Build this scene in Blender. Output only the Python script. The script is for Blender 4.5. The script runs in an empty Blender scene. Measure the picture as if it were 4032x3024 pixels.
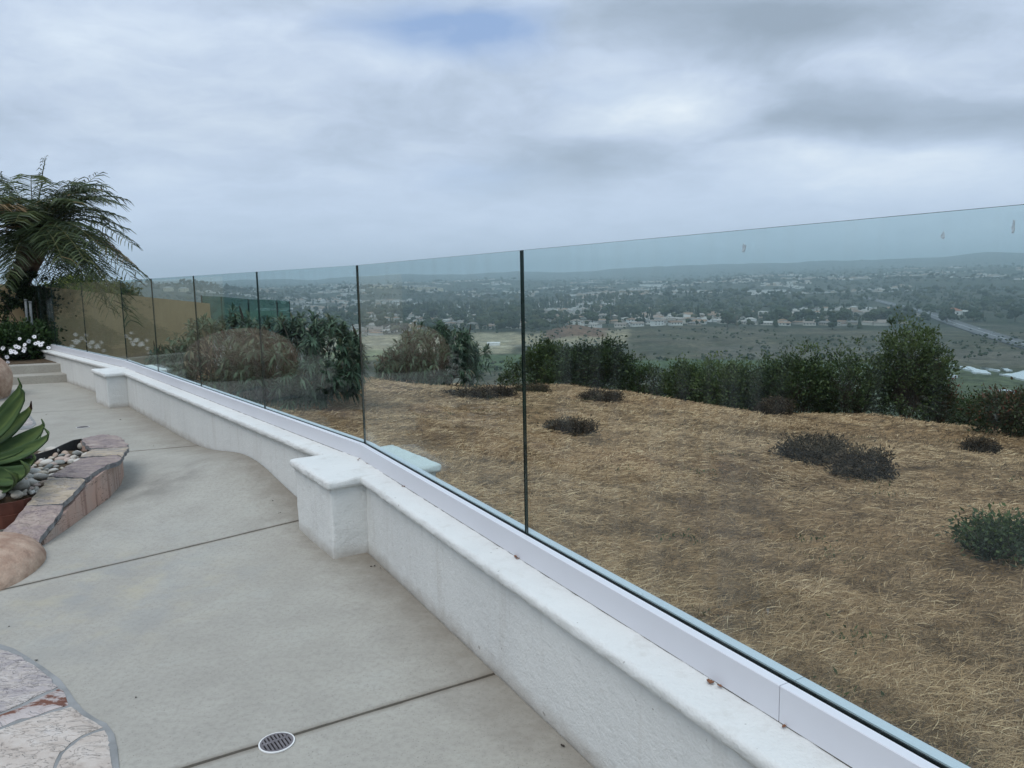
import bpy, bmesh, math, random
import numpy as np
from mathutils import Vector, Matrix

random.seed(7)
RNG = np.random.default_rng(11)
S = bpy.context.scene
COL = S.collection

# ------------------------------------------------------------------ camera
F, CX, CY, H = 3029.0, 2016.0, 1512.0, 1.5        # focal length and centre in photo pixels, eye height
_dn = np.array([448.0, 22690.0, F]); _dn /= np.linalg.norm(_dn)
_up = -_dn
_fw = np.array([0, 0, 1.0]) - _up * _up[2]; _fw /= np.linalg.norm(_fw)
_rt = np.cross(_fw, _up)
if _rt[0] < 0: _rt = -_rt
ROT = np.stack([_rt, _fw, _up])
EYE = np.array([0, 0, H])
cam = bpy.data.cameras.new('camera')
cam.sensor_fit = 'HORIZONTAL'; cam.sensor_width = 36.0
cam.lens = F / 4032.0 * 36.0
cam.clip_start = 0.05; cam.clip_end = 60000
cam_o = bpy.data.objects.new('camera', cam); COL.objects.link(cam_o)
_r, _u, _b = ROT @ np.array([1, 0, 0]), ROT @ np.array([0, -1, 0]), ROT @ np.array([0, 0, -1])
M = Matrix.Identity(4)
for i in range(3):
    M[i][0], M[i][1], M[i][2], M[i][3] = _r[i], _u[i], _b[i], EYE[i]
cam_o.matrix_world = M
S.camera = cam_o

# ------------------------------------------------------------------ sky, sun, exposure
SUN_EL, SUN_AZ = math.radians(58), math.radians(205)     # azimuth clockwise from +Y
W = bpy.data.worlds.new('World'); S.world = W; W.use_nodes = True


class NT:
    """small wrapper to write node trees briefly"""
    def __init__(self, tree):
        self.t = tree; self.n = tree.nodes; self.l = tree.links

    def node(self, kind, **kw):
        nd = self.n.new(kind)
        for k, v in kw.items():
            if k.startswith('i_'):
                key = k[2:]
                key = int(key) if key.isdigit() else key.replace('_', ' ')
                s = nd.inputs[key]
                if isinstance(v, bpy.types.NodeSocket): self.l.new(v, s)
                else: s.default_value = v
            else:
                setattr(nd, k, v)
        return nd

    def math(self, op, a, b=None, c=None, clamp=False):
        nd = self.n.new('ShaderNodeMath'); nd.operation = op; nd.use_clamp = clamp
        for i, v in enumerate((a, b, c)):
            if v is None: continue
            if isinstance(v, bpy.types.NodeSocket): self.l.new(v, nd.inputs[i])
            else: nd.inputs[i].default_value = v
        return nd.outputs[0]

    def vmath(self, op, a, b=None):
        nd = self.n.new('ShaderNodeVectorMath'); nd.operation = op
        for i, v in enumerate((a, b)):
            if v is None: continue
            if isinstance(v, bpy.types.NodeSocket): self.l.new(v, nd.inputs[i])
            else: nd.inputs[i].default_value = v
        return nd.outputs['Value'] if op in ('LENGTH', 'DOT_PRODUCT') else nd.outputs[0]

    def mix(self, fac, a, b, blend='MIX'):
        nd = self.n.new('ShaderNodeMix'); nd.data_type = 'RGBA'; nd.blend_type = blend
        for s, v in ((nd.inputs[0], fac), (nd.inputs[6], a), (nd.inputs[7], b)):
            if isinstance(v, bpy.types.NodeSocket): self.l.new(v, s)
            elif s == nd.inputs[0]: s.default_value = v
            else: s.default_value = tuple(v) + (1,) if len(v) == 3 else v
        return nd.outputs[2]

    def ramp(self, fac, stops, interp='LINEAR'):
        nd = self.n.new('ShaderNodeValToRGB'); cr = nd.color_ramp; cr.interpolation = interp
        while len(cr.elements) < len(stops): cr.elements.new(0.5)
        for e, (p, c) in zip(cr.elements, stops):
            e.position = p
            e.color = (c, c, c, 1) if isinstance(c, (int, float)) else tuple(c) + (1,)
        self.l.new(fac, nd.inputs[0])
        return nd.outputs[0]

    def noise(self, vec, scale, detail=4, rough=0.55, dist=0.0, dims='3D'):
        nd = self.n.new('ShaderNodeTexNoise'); nd.noise_dimensions = dims
        if vec is not None: self.l.new(vec, nd.inputs['Vector'])
        nd.inputs['Scale'].default_value = scale; nd.inputs['Detail'].default_value = detail
        nd.inputs['Roughness'].default_value = rough; nd.inputs['Distortion'].default_value = dist
        return nd.outputs['Fac']


def px_dir(x, y):
    d = ROT @ np.array([x - CX, y - CY, F]); return d / np.linalg.norm(d)


def build_sky():
    t = NT(W.node_tree)
    for n in list(t.n): t.n.remove(n)
    out = t.node('ShaderNodeOutputWorld'); bg = t.node('ShaderNodeBackground')
    sky = t.node('ShaderNodeTexSky', sky_type='NISHITA', sun_disc=False)
    sky.sun_elevation = SUN_EL; sky.sun_rotation = SUN_AZ
    sky.air_density = 1.0; sky.dust_density = 1.5; sky.ozone_density = 1.0
    tc = t.node('ShaderNodeTexCoord'); d = tc.outputs['Generated']
    sep = t.node('ShaderNodeSeparateXYZ'); t.l.new(d, sep.inputs[0])
    zc = t.math('MAXIMUM', sep.outputs[2], 0.0)
    den = t.math('ADD', zc, 0.20)
    u = t.math('DIVIDE', sep.outputs[0], den); v = t.math('DIVIDE', sep.outputs[1], den)
    cmb = t.node('ShaderNodeCombineXYZ', i_0=u, i_1=v); p = cmb.outputs[0]
    # warped cloud-layer coordinates
    wn = t.node('ShaderNodeTexNoise'); t.l.new(p, wn.inputs['Vector'])
    wn.inputs['Scale'].default_value = 1.5; wn.inputs['Detail'].default_value = 4
    warp = t.vmath('SCALE', t.vmath('SUBTRACT', wn.outputs['Color'], (0.5, 0.5, 0.5)))
    warp.node.inputs['Scale'].default_value = 0.42
    pw = t.vmath('ADD', p, warp)
    base = t.noise(pw, 1.3, 8, 0.60)
    fine = t.noise(pw, 4.6, 8, 0.64, 0.3)
    b = t.math('ADD', t.math('MULTIPLY', t.math('SUBTRACT', base, 0.5), 0.95),
               t.math('MULTIPLY', t.math('SUBTRACT', fine, 0.5), 0.52))

    def blob(px, py, ru, rv, amp):
        c = px_dir(px, py); dn = c[2] + 0.20; ru *= .74; rv *= .66
        q = t.vmath('SUBTRACT', pw, (c[0] / dn, c[1] / dn, 0))
        mp = t.vmath('MULTIPLY', q, (1 / ru, 1 / rv, 0))
        ln = t.vmath('LENGTH', mp)
        g = t.math('SUBTRACT', 1.0, ln, clamp=True)
        g = t.math('SMOOTH_MIN', g, 0.8, 0.2)
        return t.math('MULTIPLY', g, amp)
    tot = b
    # lighter and darker banks of this particular sky (photo pixels only give their directions)
    for a in [(2650, 430, 0.55, 0.42, 0.62), (3500, 490, 0.95, 0.42, -0.75), (3050, 110, 0.85, 0.32, -0.62),
              (2200, 660, 0.60, 0.62, -0.55), (3650, 690, 1.3, 0.75, 0.55), (3650, 250, 0.5, 0.30, 0.16), (600, 190, 0.75, 0.42, 0.14),
              (900, 480, 0.70, 0.60, 0.20), (1650, 260, 0.35, 0.3, 0.22), (250, 600, 0.5, 0.6, -0.06)]:
        tot = t.math('ADD', tot, blob(*a))
    tot = t.math('ADD', tot, 0.5)
    cloud = t.ramp(tot, [(0.0, (0.27, 0.335, 0.42)), (0.30, (0.375, 0.455, 0.57)), (0.55, (0.51, 0.60, 0.745)), (0.80, (0.66, 0.75, 0.86)), (1.0, (0.82, 0.89, 0.95))])
    gap = t.math('ADD', blob(1780, 150, 0.46, 0.34, 2.2), blob(1850, 700, 0.45, 0.5, 0.7))
    gap = t.math('ADD', gap, blob(2350, 340, 0.22, 0.16, 0.5))
    gap = t.math('MULTIPLY', gap, t.math('ADD', t.math('MULTIPLY', t.noise(pw, 3.2, 5), 1.6), -0.2, clamp=True), clamp=True)
    blue = t.mix(1.0, sky.outputs[0], (0.10, 0.10, 0.10), 'MULTIPLY')         # the clear sky at strength 0.1
    blue = t.mix(0.6, blue, (0.30, 0.44, 0.74))
    col = t.mix(gap, cloud, blue)
    hz = t.ramp(zc, [(0.0, 1.0), (0.06, 0.85), (0.20, 0.0)], 'EASE')
    hzc = t.mix(t.math('MULTIPLY', hz, 0.62), col, (0.76, 0.90, 1.12))
    # an overcast sky brightens gently from horizon to zenith
    gr = t.math('ADD', 0.92, t.math('MULTIPLY', zc, 0.48))
    t.l.new(hzc, bg.inputs[0]); t.l.new(gr, bg.inputs[1])
    t.l.new(bg.outputs[0], out.inputs[0])


build_sky()
sun = bpy.data.lights.new('sun', 'SUN'); sun.energy = 1.4; sun.angle = math.radians(35); sun.color = (1.0, 0.97, 0.93)
sun_o = bpy.data.objects.new('sun', sun); COL.objects.link(sun_o)
_sd = Vector((math.sin(SUN_AZ) * math.cos(SUN_EL), math.cos(SUN_AZ) * math.cos(SUN_EL), math.sin(SUN_EL)))
sun_o.rotation_euler = _sd.to_track_quat('Z', 'Y').to_euler(); sun_o.location = (0, -4, 12)
S.view_settings.view_transform = 'Standard'; S.view_settings.look = 'None'
S.view_settings.gamma = 1.0; S.view_settings.use_curve_mapping = False
S.view_settings.exposure = 0.14
S.render.engine = 'CYCLES'
S.cycles.use_denoising = True
S.cycles.max_bounces = 10; S.cycles.diffuse_bounces = 3; S.cycles.glossy_bounces = 3
S.cycles.transparent_max_bounces = 24; S.cycles.volume_bounces = 2

# ------------------------------------------------------------------ pixel helpers: a pixel gives a direction, a surface the distance
def ray(x, y): return ROT @ np.array([x - CX, y - CY, F])


def onz(x, y, z=0.0):
    d = ray(x, y); return EYE + d * ((z - H) / d[2])


def atY(x, y, Y):
    d = ray(x, y); return EYE + d * (Y / d[1])


def patio_z(x, y):
    """the concrete is crowned between the two drains"""
    x = np.asarray(x, float); y = np.asarray(y, float)
    a = (x + 2.05) * -0.594 + (y - 5.95) * 0.805        # along the fence
    c = (x + 2.05) * 0.805 + (y - 5.95) * 0.594         # away from it
    w = np.where(a > 0, 1.0, 0.85)
    return 0.165 * np.exp(-(a / w) ** 2) * np.exp(-(c / 0.75) ** 2)


def onp(x, y):
    """point of the patio seen at a pixel"""
    z = 0.0
    for _ in range(12):
        p = onz(x, y, z); z = 0.5 * z + 0.5 * float(patio_z(p[0], p[1]))
    return p


# ------------------------------------------------------------------ object helpers
def unit(a): return a / (np.linalg.norm(a, axis=-1, keepdims=True) + 1e-9)


def put(o, parent=None, **tags):
    COL.objects.link(o)
    if parent is not None: o.parent = parent
    for k, v in tags.items(): o[k] = v
    return o


def mesh_from(name, V, Fc, mats, smooth=False, midx=None, attr=None):
    me = bpy.data.meshes.new(name)
    V = np.asarray(V, np.float32)
    if isinstance(Fc, np.ndarray):
        k = Fc.shape[1]; n = Fc.shape[0]
        me.vertices.add(len(V)); me.vertices.foreach_set('co', V.ravel())
        me.loops.add(n * k); me.loops.foreach_set('vertex_index', Fc.astype(np.int32).ravel())
        me.polygons.add(n)
        me.polygons.foreach_set('loop_start', np.arange(0, n * k, k, dtype=np.int32))
        me.polygons.foreach_set('loop_total', np.full(n, k, np.int32))
        me.update(calc_edges=True)
    else:
        me.from_pydata([tuple(v) for v in V.tolist()], [], [list(f) for f in Fc]); me.update()
    for m in (mats if isinstance(mats, (list, tuple)) else [mats]): me.materials.append(m)
    if midx is not None: me.polygons.foreach_set('material_index', np.asarray(midx, np.int32))
    if smooth: me.polygons.foreach_set('use_smooth', np.ones(len(me.polygons), bool))
    if attr:
        for an, (kind, data) in attr.items():
            a = me.attributes.new(an, kind, 'POINT')
            if kind == 'FLOAT': a.data.foreach_set('value', np.asarray(data, np.float32).ravel())
            else: a.data.foreach_set('color', np.asarray(data, np.float32).ravel())
    return me


def part(name, V, Fc, mats, parent=None, smooth=False, midx=None, attr=None, **tags):
    return put(bpy.data.objects.new(name, mesh_from(name, V, Fc, mats, smooth, midx, attr)), parent, **tags)


def thing(name, loc, label, category, group=None, rz=0.0):
    o = bpy.data.objects.new(name, None); o.empty_display_size = 0.1
    o.location = tuple(float(q) for q in loc); o.rotation_euler = (0, 0, rz)
    put(o, None, label=label, category=category)
    if group: o['group'] = group
    return o


def tag(o, label, category, group=None):
    o['label'] = label; o['category'] = category
    if group: o['group'] = group
    return o


class MB:
    """collects simple solids into one mesh"""
    def __init__(self): self.v = []; self.f = []; self.m = []

    def add(self, V, Fc, m=0):
        o = len(self.v); self.v += [tuple(map(float, q)) for q in V]
        self.f += [[i + o for i in f] for f in Fc]; self.m += [m] * len(Fc)

    def box(self, a, b, m=0):
        x0, y0, z0 = a; x1, y1, z1 = b
        self.add([(x0, y0, z0), (x1, y0, z0), (x1, y1, z0), (x0, y1, z0), (x0, y0, z1), (x1, y0, z1), (x1, y1, z1), (x0, y1, z1)],
                 [(0, 3, 2, 1), (4, 5, 6, 7), (0, 1, 5, 4), (1, 2, 6, 5), (2, 3, 7, 6), (3, 0, 4, 7)], m)

    def prism(self, poly, z0, z1, m=0):
        """poly: counter-clockwise xy; z0, z1 numbers or lists"""
        n = len(poly)
        zb = z0 if hasattr(z0, '__len__') else [z0] * n; zt = z1 if hasattr(z1, '__len__') else [z1] * n
        V = [(p[0], p[1], zb[i]) for i, p in enumerate(poly)] + [(p[0], p[1], zt[i]) for i, p in enumerate(poly)]
        self.add(V, [list(range(n))[::-1], list(range(n, 2 * n))] + [(i, (i + 1) % n, n + (i + 1) % n, n + i) for i in range(n)], m)

    def tube(self, pts, rad, n=6, m=0, cap=True):
        V, Fc = tube_arr(pts, rad, n, cap); self.add(V, Fc, m)

    def build(self, name, mats, parent=None, smooth=False, **tags):
        return part(name, self.v, self.f, mats, parent, smooth, self.m, **tags)


def tube_arr(pts, rad, n=6, cap=True):
    pts = [np.asarray(p, float) for p in pts]
    rad = rad if hasattr(rad, '__len__') else [rad] * len(pts)
    V = []; Fc = []
    ref = np.array([0.31, 0.17, 0.93])
    for i, p in enumerate(pts):
        d = pts[min(i + 1, len(pts) - 1)] - pts[max(i - 1, 0)]; d = d / (np.linalg.norm(d) + 1e-9)
        a = np.cross(d, ref); a /= np.linalg.norm(a) + 1e-9; b = np.cross(d, a)
        for k in range(n):
            th = 2 * math.pi * k / n
            V.append(p + rad[i] * (a * math.cos(th) + b * math.sin(th)))
    for i in range(len(pts) - 1):
        for k in range(n):
            Fc.append((i * n + k, i * n + (k + 1) % n, (i + 1) * n + (k + 1) % n, (i + 1) * n + k))
    if cap:
        Fc.append(tuple(range(n))[::-1]); Fc.append(tuple(range((len(pts) - 1) * n, len(pts) * n)))
    return V, Fc


# value noise in numpy (terrain, bushes)
_T = np.random.default_rng(5).random((256, 256))


def vnoise(x, y):
    xi = np.floor(x).astype(int); yi = np.floor(y).astype(int)
    fx = x - xi; fy = y - yi
    fx = fx * fx * (3 - 2 * fx); fy = fy * fy * (3 - 2 * fy)
    g = lambda a, b: _T[a & 255, b & 255]
    return (g(xi, yi) * (1 - fx) + g(xi + 1, yi) * fx) * (1 - fy) + (g(xi, yi + 1) * (1 - fx) + g(xi + 1, yi + 1) * fx) * fy


def fbm(x, y, o=4):
    s = 0; a = 0.5
    for i in range(o):
        s = s + a * vnoise(x * 2 ** i + 17.3 * i, y * 2 ** i + 9.1 * i); a *= 0.5
    return s / (1 - 0.5 ** o)


# ------------------------------------------------------------------ materials
def new_mat(name):
    m = bpy.data.materials.new(name); m.use_nodes = True
    t = NT(m.node_tree)
    for n in list(t.n): t.n.remove(n)
    out = t.node('ShaderNodeOutputMaterial')
    bs = t.node('ShaderNodeBsdfPrincipled'); t.l.new(bs.outputs[0], out.inputs[0])
    tc = t.node('ShaderNodeTexCoord')
    return m, t, bs, tc.outputs['Object'], out


def bump(t, bs, h, strength, dist, prev=None):
    b = t.node('ShaderNodeBump'); b.inputs['Strength'].default_value = strength; b.inputs['Distance'].default_value = dist
    t.l.new(h, b.inputs['Height'])
    if prev is not None: t.l.new(prev, b.inputs['Normal'])
    t.l.new(b.outputs[0], bs.inputs['Normal'])
    return b.outputs[0]


def simple(name, c1, c2, scale=8, rough=0.8, bscale=None, bstr=0.4, bdist=0.01, metallic=0.0, spec=0.3, detail=5, lo=0.35, hi=0.65):
    m, t, bs, oc, _ = new_mat(name)
    n = t.noise(oc, scale, detail, 0.6)
    t.l.new(t.ramp(n, [(lo, c1), (hi, c2)]), bs.inputs['Base Color'])
    bs.inputs['Roughness'].default_value = rough; bs.inputs['Metallic'].default_value = metallic
    bs.inputs['Specular IOR Level'].default_value = spec
    if bscale: bump(t, bs, t.noise(oc, bscale, 4, 0.6), bstr, bdist)
    return m


def mat_stucco(name, col, col2, dirt):
    m, t, bs, oc, _ = new_mat(name)
    big = t.noise(oc, 1.7, 4, 0.6); sp = t.noise(oc, 14, 3, 0.6)
    c = t.mix(t.ramp(big, [(0.35, 0.0), (0.7, 1.0)]), col, col2)
    c = t.mix(t.ramp(sp, [(0.68, 0.0), (0.80, 0.35)]), c, dirt)
    # splash-back grime close to the floor
    g = t.node('ShaderNodeNewGeometry'); s = t.node('ShaderNodeSeparateXYZ'); t.l.new(g.outputs['Position'], s.inputs[0])
    low = t.ramp(t.math('ADD', s.outputs[2], t.math('MULTIPLY', t.math('SUBTRACT', t.noise(oc, 9, 4), 0.5), 0.10)), [(0.0, 0.75), (0.07, 0.0)])
    c = t.mix(low, c, dirt)
    run = t.noise(t.vmath('MULTIPLY', oc, (7, 7, 0.7)), 1.5, 5, 0.65)
    c = t.mix(t.ramp(run, [(0.54, 0.0), (0.74, 0.30)]), c, dirt)
    sp2 = t.noise(oc, 38, 2, 0.5)
    c = t.mix(t.ramp(sp2, [(0.735, 0.0), (0.765, 0.6)]), c, (0.16, 0.14, 0.12))
    t.l.new(c, bs.inputs['Base Color'])
    bs.inputs['Roughness'].default_value = 0.88; bs.inputs['Specular IOR Level'].default_value = 0.25
    p = bump(t, bs, t.noise(oc, 110, 4, 0.6), 0.55, 0.006)
    bump(t, bs, t.noise(oc, 26, 3, 0.55), 0.35, 0.012, p)
    return m


JOINTS_XY = [(onp(1168, 2051)[:2], onp(150, 2290)[:2]), (onp(1950, 2652)[:2], onp(729, 3023)[:2]), (onp(812, 1752)[:2], onp(500, 1778)[:2])]
WALL_XY = [((-0.911 - .12, 4.618 - .06), (0.040 - .12, 2.857 - .06)), ((-5.227 - .11, 10.412 - .08), (-0.911 - .11, 4.618 - .08))]


def mat_concrete():
    m, t, bs, oc, _ = new_mat('concrete')
    big = t.noise(oc, 0.55, 5, 0.62, 0.4); mid = t.noise(oc, 2.6, 6, 0.65); fin = t.noise(oc, 42, 4, 0.7); spk = t.noise(oc, 150, 2, 0.5)
    c = t.mix(t.ramp(big, [(0.32, 0.0), (0.68, 1.0)]), (0.345, 0.325, 0.278), (0.425, 0.410, 0.358))
    c = t.mix(t.ramp(mid, [(0.42, 0.0), (0.72, 0.5)]), c, (0.285, 0.270, 0.240))
    c = t.mix(t.ramp(mid, [(0.22, 0.45), (0.42, 0.0)]), c, (0.43, 0.435, 0.39))
    c = t.mix(t.ramp(fin, [(0.32, 0.40), (0.55, 0.0)]), c, (0.225, 0.215, 0.19))
    c = t.mix(t.ramp(spk, [(0.27, 0.8), (0.36, 0.0)]), c, (0.12, 0.11, 0.095))
    # yellow-grey mineral stains by the planter and the flagstones
    g = t.node('ShaderNodeNewGeometry'); pos = g.outputs['Position']
    ln = t.vmath('LENGTH', t.vmath('MULTIPLY', t.vmath('SUBTRACT', pos, (-2.05, 3.7, 0)), (1.0, 0.85, 0)))
    st = t.math('MULTIPLY', t.ramp(ln, [(0.15, 1.0), (0.85, 0.0)]), t.ramp(t.noise(oc, 5.5, 4, 0.6), [(0.50, 0.0), (0.66, 1.0)]))
    c = t.mix(t.math('MULTIPLY', st, 0.38), c, (0.46, 0.41, 0.28))
    st2 = t.math('MULTIPLY', t.ramp(ln, [(0.2, 1.0), (1.0, 0.0)]), t.ramp(t.noise(oc, 3.1, 4, 0.6), [(0.50, 0.0), (0.62, 1.0)]))
    c = t.mix(t.math('MULTIPLY', st2, 0.35), c, (0.27, 0.285, 0.285))
    # damp dirty streak off the planter's corner
    ln2 = t.vmath('LENGTH', t.vmath('MULTIPLY', t.vmath('SUBTRACT', pos, (-2.62, 5.55, 0)), (2.6, 1.5, 0)))
    st3 = t.math('MULTIPLY', t.ramp(ln2, [(0.1, 1.0), (1.0, 0.0)]), t.ramp(t.noise(oc, 4.2, 4, 0.6), [(0.38, 0.0), (0.62, 1.0)]))
    c = t.mix(t.math('MULTIPLY', st3, 0.75), c, (0.165, 0.155, 0.135))
    # dirt that has washed into the joints and along the foot of the wall
    wob = t.math('MULTIPLY', t.math('SUBTRACT', t.noise(oc, 7, 5, 0.7), 0.5), 0.05)

    def line_dirt(col, p, q, wid, amt, wb=1.0):
        nonlocal_c = col
        d_ = np.array(q) - np.array(p); n_ = np.array([d_[1], -d_[0]]) / np.linalg.norm(d_)
        dist = t.math('ABSOLUTE', t.math('SUBTRACT', t.vmath('DOT_PRODUCT', pos, (n_[0], n_[1], 0)), float(n_ @ np.array(p))))
        f = t.ramp(t.math('ADD', t.math('DIVIDE', dist, wid), t.math('MULTIPLY', wob, 18 * wb)), [(0.0, amt), (1.0, 0.0)])
        return t.mix(f, nonlocal_c, (0.15, 0.125, 0.095))
    for jp, jq in JOINTS_XY: c = line_dirt(c, jp, jq, 0.030, 0.75, 0.8)
    for wp, wq in WALL_XY: c = line_dirt(c, wp, wq, 0.34, 0.50, 1.3)
    t.l.new(c, bs.inputs['Base Color'])
    t.l.new(t.ramp(mid, [(0.3, 0.62), (0.7, 0.85)]), bs.inputs['Roughness'])
    bs.inputs['Specular IOR Level'].default_value = 0.3
    bump(t, bs, t.noise(oc, 160, 5, 0.7), 0.12, 0.003)
    return m


def mat_flag(name, stops, scale=2.2, layered=True, seedoff=0.0):
    m, t, bs, oc, _ = new_mat(name)
    oi = t.node('ShaderNodeObjectInfo')
    off = t.vmath('SCALE', oi.outputs['Random'] if False else t.node('ShaderNodeCombineXYZ', i_0=oi.outputs['Random'], i_1=oi.outputs['Random'], i_2=oi.outputs['Random']).outputs[0])
    off.node.inputs['Scale'].default_value = 13.0
    v = t.vmath('ADD', oc, off)
    mp = t.vmath('MULTIPLY', v, (1, 2.2, 1)) if layered else v
    n1 = t.noise(mp, scale, 7, 0.62, 0.9); n2 = t.noise(v, scale * 6, 6, 0.7, 0.5)
    f = t.math('ADD', t.math('MULTIPLY', n1, 0.72), t.math('MULTIPLY', n2, 0.28))
    c = t.ramp(f, stops)
    t.l.new(c, bs.inputs['Base Color']); bs.inputs['Roughness'].default_value = 0.75; bs.inputs['Specular IOR Level'].default_value = 0.3
    step = t.ramp(t.noise(mp, scale * 1.6, 5, 0.6, 1.2), [(0.3, 0.0), (0.36, 0.33), (0.50, 0.36), (0.53, 0.66), (0.64, 0.7), (0.67, 1.0)])
    p = bump(t, bs, step, 0.9, 0.016)
    bump(t, bs, n2, 0.5, 0.006, p)
    return m


def mat_leaf(name, stops, rough=0.55, trans=0.25, spec=0.35, attr='tint'):
    m, t, bs, oc, out = new_mat(name)
    a = t.node('ShaderNodeAttribute'); a.attribute_name = attr
    c = t.ramp(a.outputs['Fac'], stops)
    t.l.new(c, bs.inputs['Base Color']); bs.inputs['Roughness'].default_value = rough; bs.inputs['Specular IOR Level'].default_value = spec
    if trans:
        tr = t.node('ShaderNodeBsdfTranslucent'); t.l.new(c, tr.inputs[0])
        mx = t.node('ShaderNodeMixShader'); mx.inputs[0].default_value = trans
        t.l.new(bs.outputs[0], mx.inputs[1]); t.l.new(tr.outputs[0], mx.inputs[2]); t.l.new(mx.outputs[0], out.inputs[0])
    return m


def mat_random(name, stops, rough=0.8, nscale=6, namp=0.25, bscale=None, bdist=0.01):
    """colour picked per object"""
    m, t, bs, oc, _ = new_mat(name)
    oi = t.node('ShaderNodeObjectInfo')
    c = t.ramp(oi.outputs['Random'], stops, 'CONSTANT' if len(stops) > 3 else 'LINEAR')
    n = t.noise(oc, nscale, 5, 0.65)
    c = t.mix(namp, c, t.ramp(n, [(0.3, 0.12), (0.7, 0.95)]), 'SOFT_LIGHT')
    t.l.new(c, bs.inputs['Base Color']); bs.inputs['Roughness'].default_value = rough; bs.inputs['Specular IOR Level'].default_value = 0.3
    if bscale: bump(t, bs, t.noise(oc, bscale, 4, 0.6), 0.4, bdist)
    return m


def mat_glass():
    m, t, bs, oc, out = new_mat('clear_glass')
    g = t.node('ShaderNodeNewGeometry')
    c = t.math('ABSOLUTE', t.vmath('DOT_PRODUCT', g.outputs['Incoming'], g.outputs['Normal']))
    one = t.math('SUBTRACT', 1.0, c, clamp=True)
    fr = t.math('ADD', 0.036, t.math('MULTIPLY', t.math('POWER', one, 5.0), 0.42))
    tr = t.node('ShaderNodeBsdfTransparent'); tr.inputs[0].default_value = (0.885, 0.945, 0.940, 1)
    gl = t.node('ShaderNodeBsdfGlossy'); gl.inputs['Roughness'].default_value = 0.0; gl.inputs[0].default_value = (0.9, 0.95, 0.94, 1)
    mx = t.node('ShaderNodeMixShader')
    t.l.new(fr, mx.inputs[0]); t.l.new(tr.outputs[0], mx.inputs[1]); t.l.new(gl.outputs[0], mx.inputs[2])
    # thin film of dust and dried water runs
    df = t.node('ShaderNodeBsdfDiffuse'); df.inputs[0].default_value = (0.62, 0.66, 0.66, 1)
    run = t.noise(t.vmath('MULTIPLY', oc, (9, 9, 0.35)), 1.6, 4, 0.6)
    sp = t.noise(oc, 22, 3, 0.5)
    dust = t.math('ADD', t.ramp(run, [(0.45, 0.0), (0.85, 0.040)]), t.ramp(sp, [(0.74, 0.0), (0.80, 0.22)]))
    mx2 = t.node('ShaderNodeMixShader'); t.l.new(dust, mx2.inputs[0]); t.l.new(mx.outputs[0], mx2.inputs[1]); t.l.new(df.outputs[0], mx2.inputs[2])
    t.l.new(mx2.outputs[0], out.inputs[0])
    return m


def mat_ground():
    m, t, bs, oc, _ = new_mat('ground_cover')
    a = t.node('ShaderNodeAttribute'); a.attribute_name = 'cover'
    g = t.node('ShaderNodeNewGeometry'); pos = g.outputs['Position']
    near = t.noise(pos, 2.2, 7, 0.7, 0.6); far = t.noise(pos, 0.03, 7, 0.68); fine = t.noise(pos, 24, 5, 0.7)
    c = t.mix(0.75, a.outputs['Color'], t.ramp(far, [(0.30, 0.22), (0.72, 0.85)]), 'OVERLAY')
    scrub = t.noise(pos, 0.16, 6, 0.7)
    c = t.mix(0.7, c, t.ramp(scrub, [(0.36, 0.10), (0.50, 0.50), (0.68, 0.80)]), 'OVERLAY')
    ln = t.vmath('LENGTH', pos)
    nf = t.ramp(t.math('DIVIDE', ln, 60.0), [(0.4, 1.0), (1.0, 0.0)])
    c = t.mix(t.math('MULTIPLY', nf, 0.85), c, t.ramp(near, [(0.32, 0.22), (0.70, 0.80)]), 'OVERLAY')
    c = t.mix(t.math('MULTIPLY', nf, 0.5), c, t.ramp(fine, [(0.30, 0.20), (0.70, 0.85)]), 'OVERLAY')
    t.l.new(c, bs.inputs['Base Color']); bs.inputs['Roughness'].default_value = 0.95; bs.inputs['Specular IOR Level'].default_value = 0.1
    b = bump(t, bs, t.noise(pos, 14, 6, 0.7), 0.6, 0.05)
    return m


MT = {}
MT['stucco'] = mat_stucco('white_stucco', (0.70, 0.71, 0.685), (0.645, 0.655, 0.635), (0.40, 0.37, 0.32))
MT['concrete'] = mat_concrete()
MT['joint'] = simple('joint_dirt', (0.045, 0.038, 0.03), (0.10, 0.085, 0.065), 30, 0.95)
MT['mortar'] = simple('grey_mortar', (0.21, 0.215, 0.21), (0.30, 0.305, 0.30), 7, 0.9, 160, 0.4, 0.003)
MT['white_metal'] = simple('white_powder_coat', (0.63, 0.64, 0.68), (0.67, 0.68, 0.715), 1.2, 0.42, None, spec=0.4)
MT['gasket'] = simple('black_gasket', (0.012, 0.014, 0.014), (0.03, 0.032, 0.03), 20, 0.6)
MT['glass'] = mat_glass()
MT['glass_edge'] = simple('glass_edge', (0.006, 0.016, 0.014), (0.012, 0.028, 0.024), 4, 0.15, spec=0.5)
MT['tan_stucco'] = mat_stucco('tan_stucco', (0.46, 0.355, 0.21), (0.39, 0.30, 0.175), (0.22, 0.17, 0.11))
MT['house_stucco'] = mat_stucco('house_stucco', (0.20, 0.165, 0.125), (0.17, 0.14, 0.105), (0.12, 0.10, 0.08))
MT['pink_stucco'] = simple('pink_stucco', (0.47, 0.30, 0.235), (0.40, 0.315, 0.27), 3.0, 0.85, 60, 0.35, 0.006)
MT['ground'] = mat_ground()
MT['soil'] = simple('soil', (0.05, 0.035, 0.022), (0.12, 0.085, 0.05), 9, 0.95, 30, 0.7, 0.02)
MT['rust'] = simple('rusty_steel', (0.060, 0.020, 0.013), (0.13, 0.045, 0.028), 6, 0.7, 50, 0.3, 0.003)
MT['dark_steel'] = simple('dark_steel', (0.022, 0.022, 0.023), (0.05, 0.048, 0.046), 8, 0.7)
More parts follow.
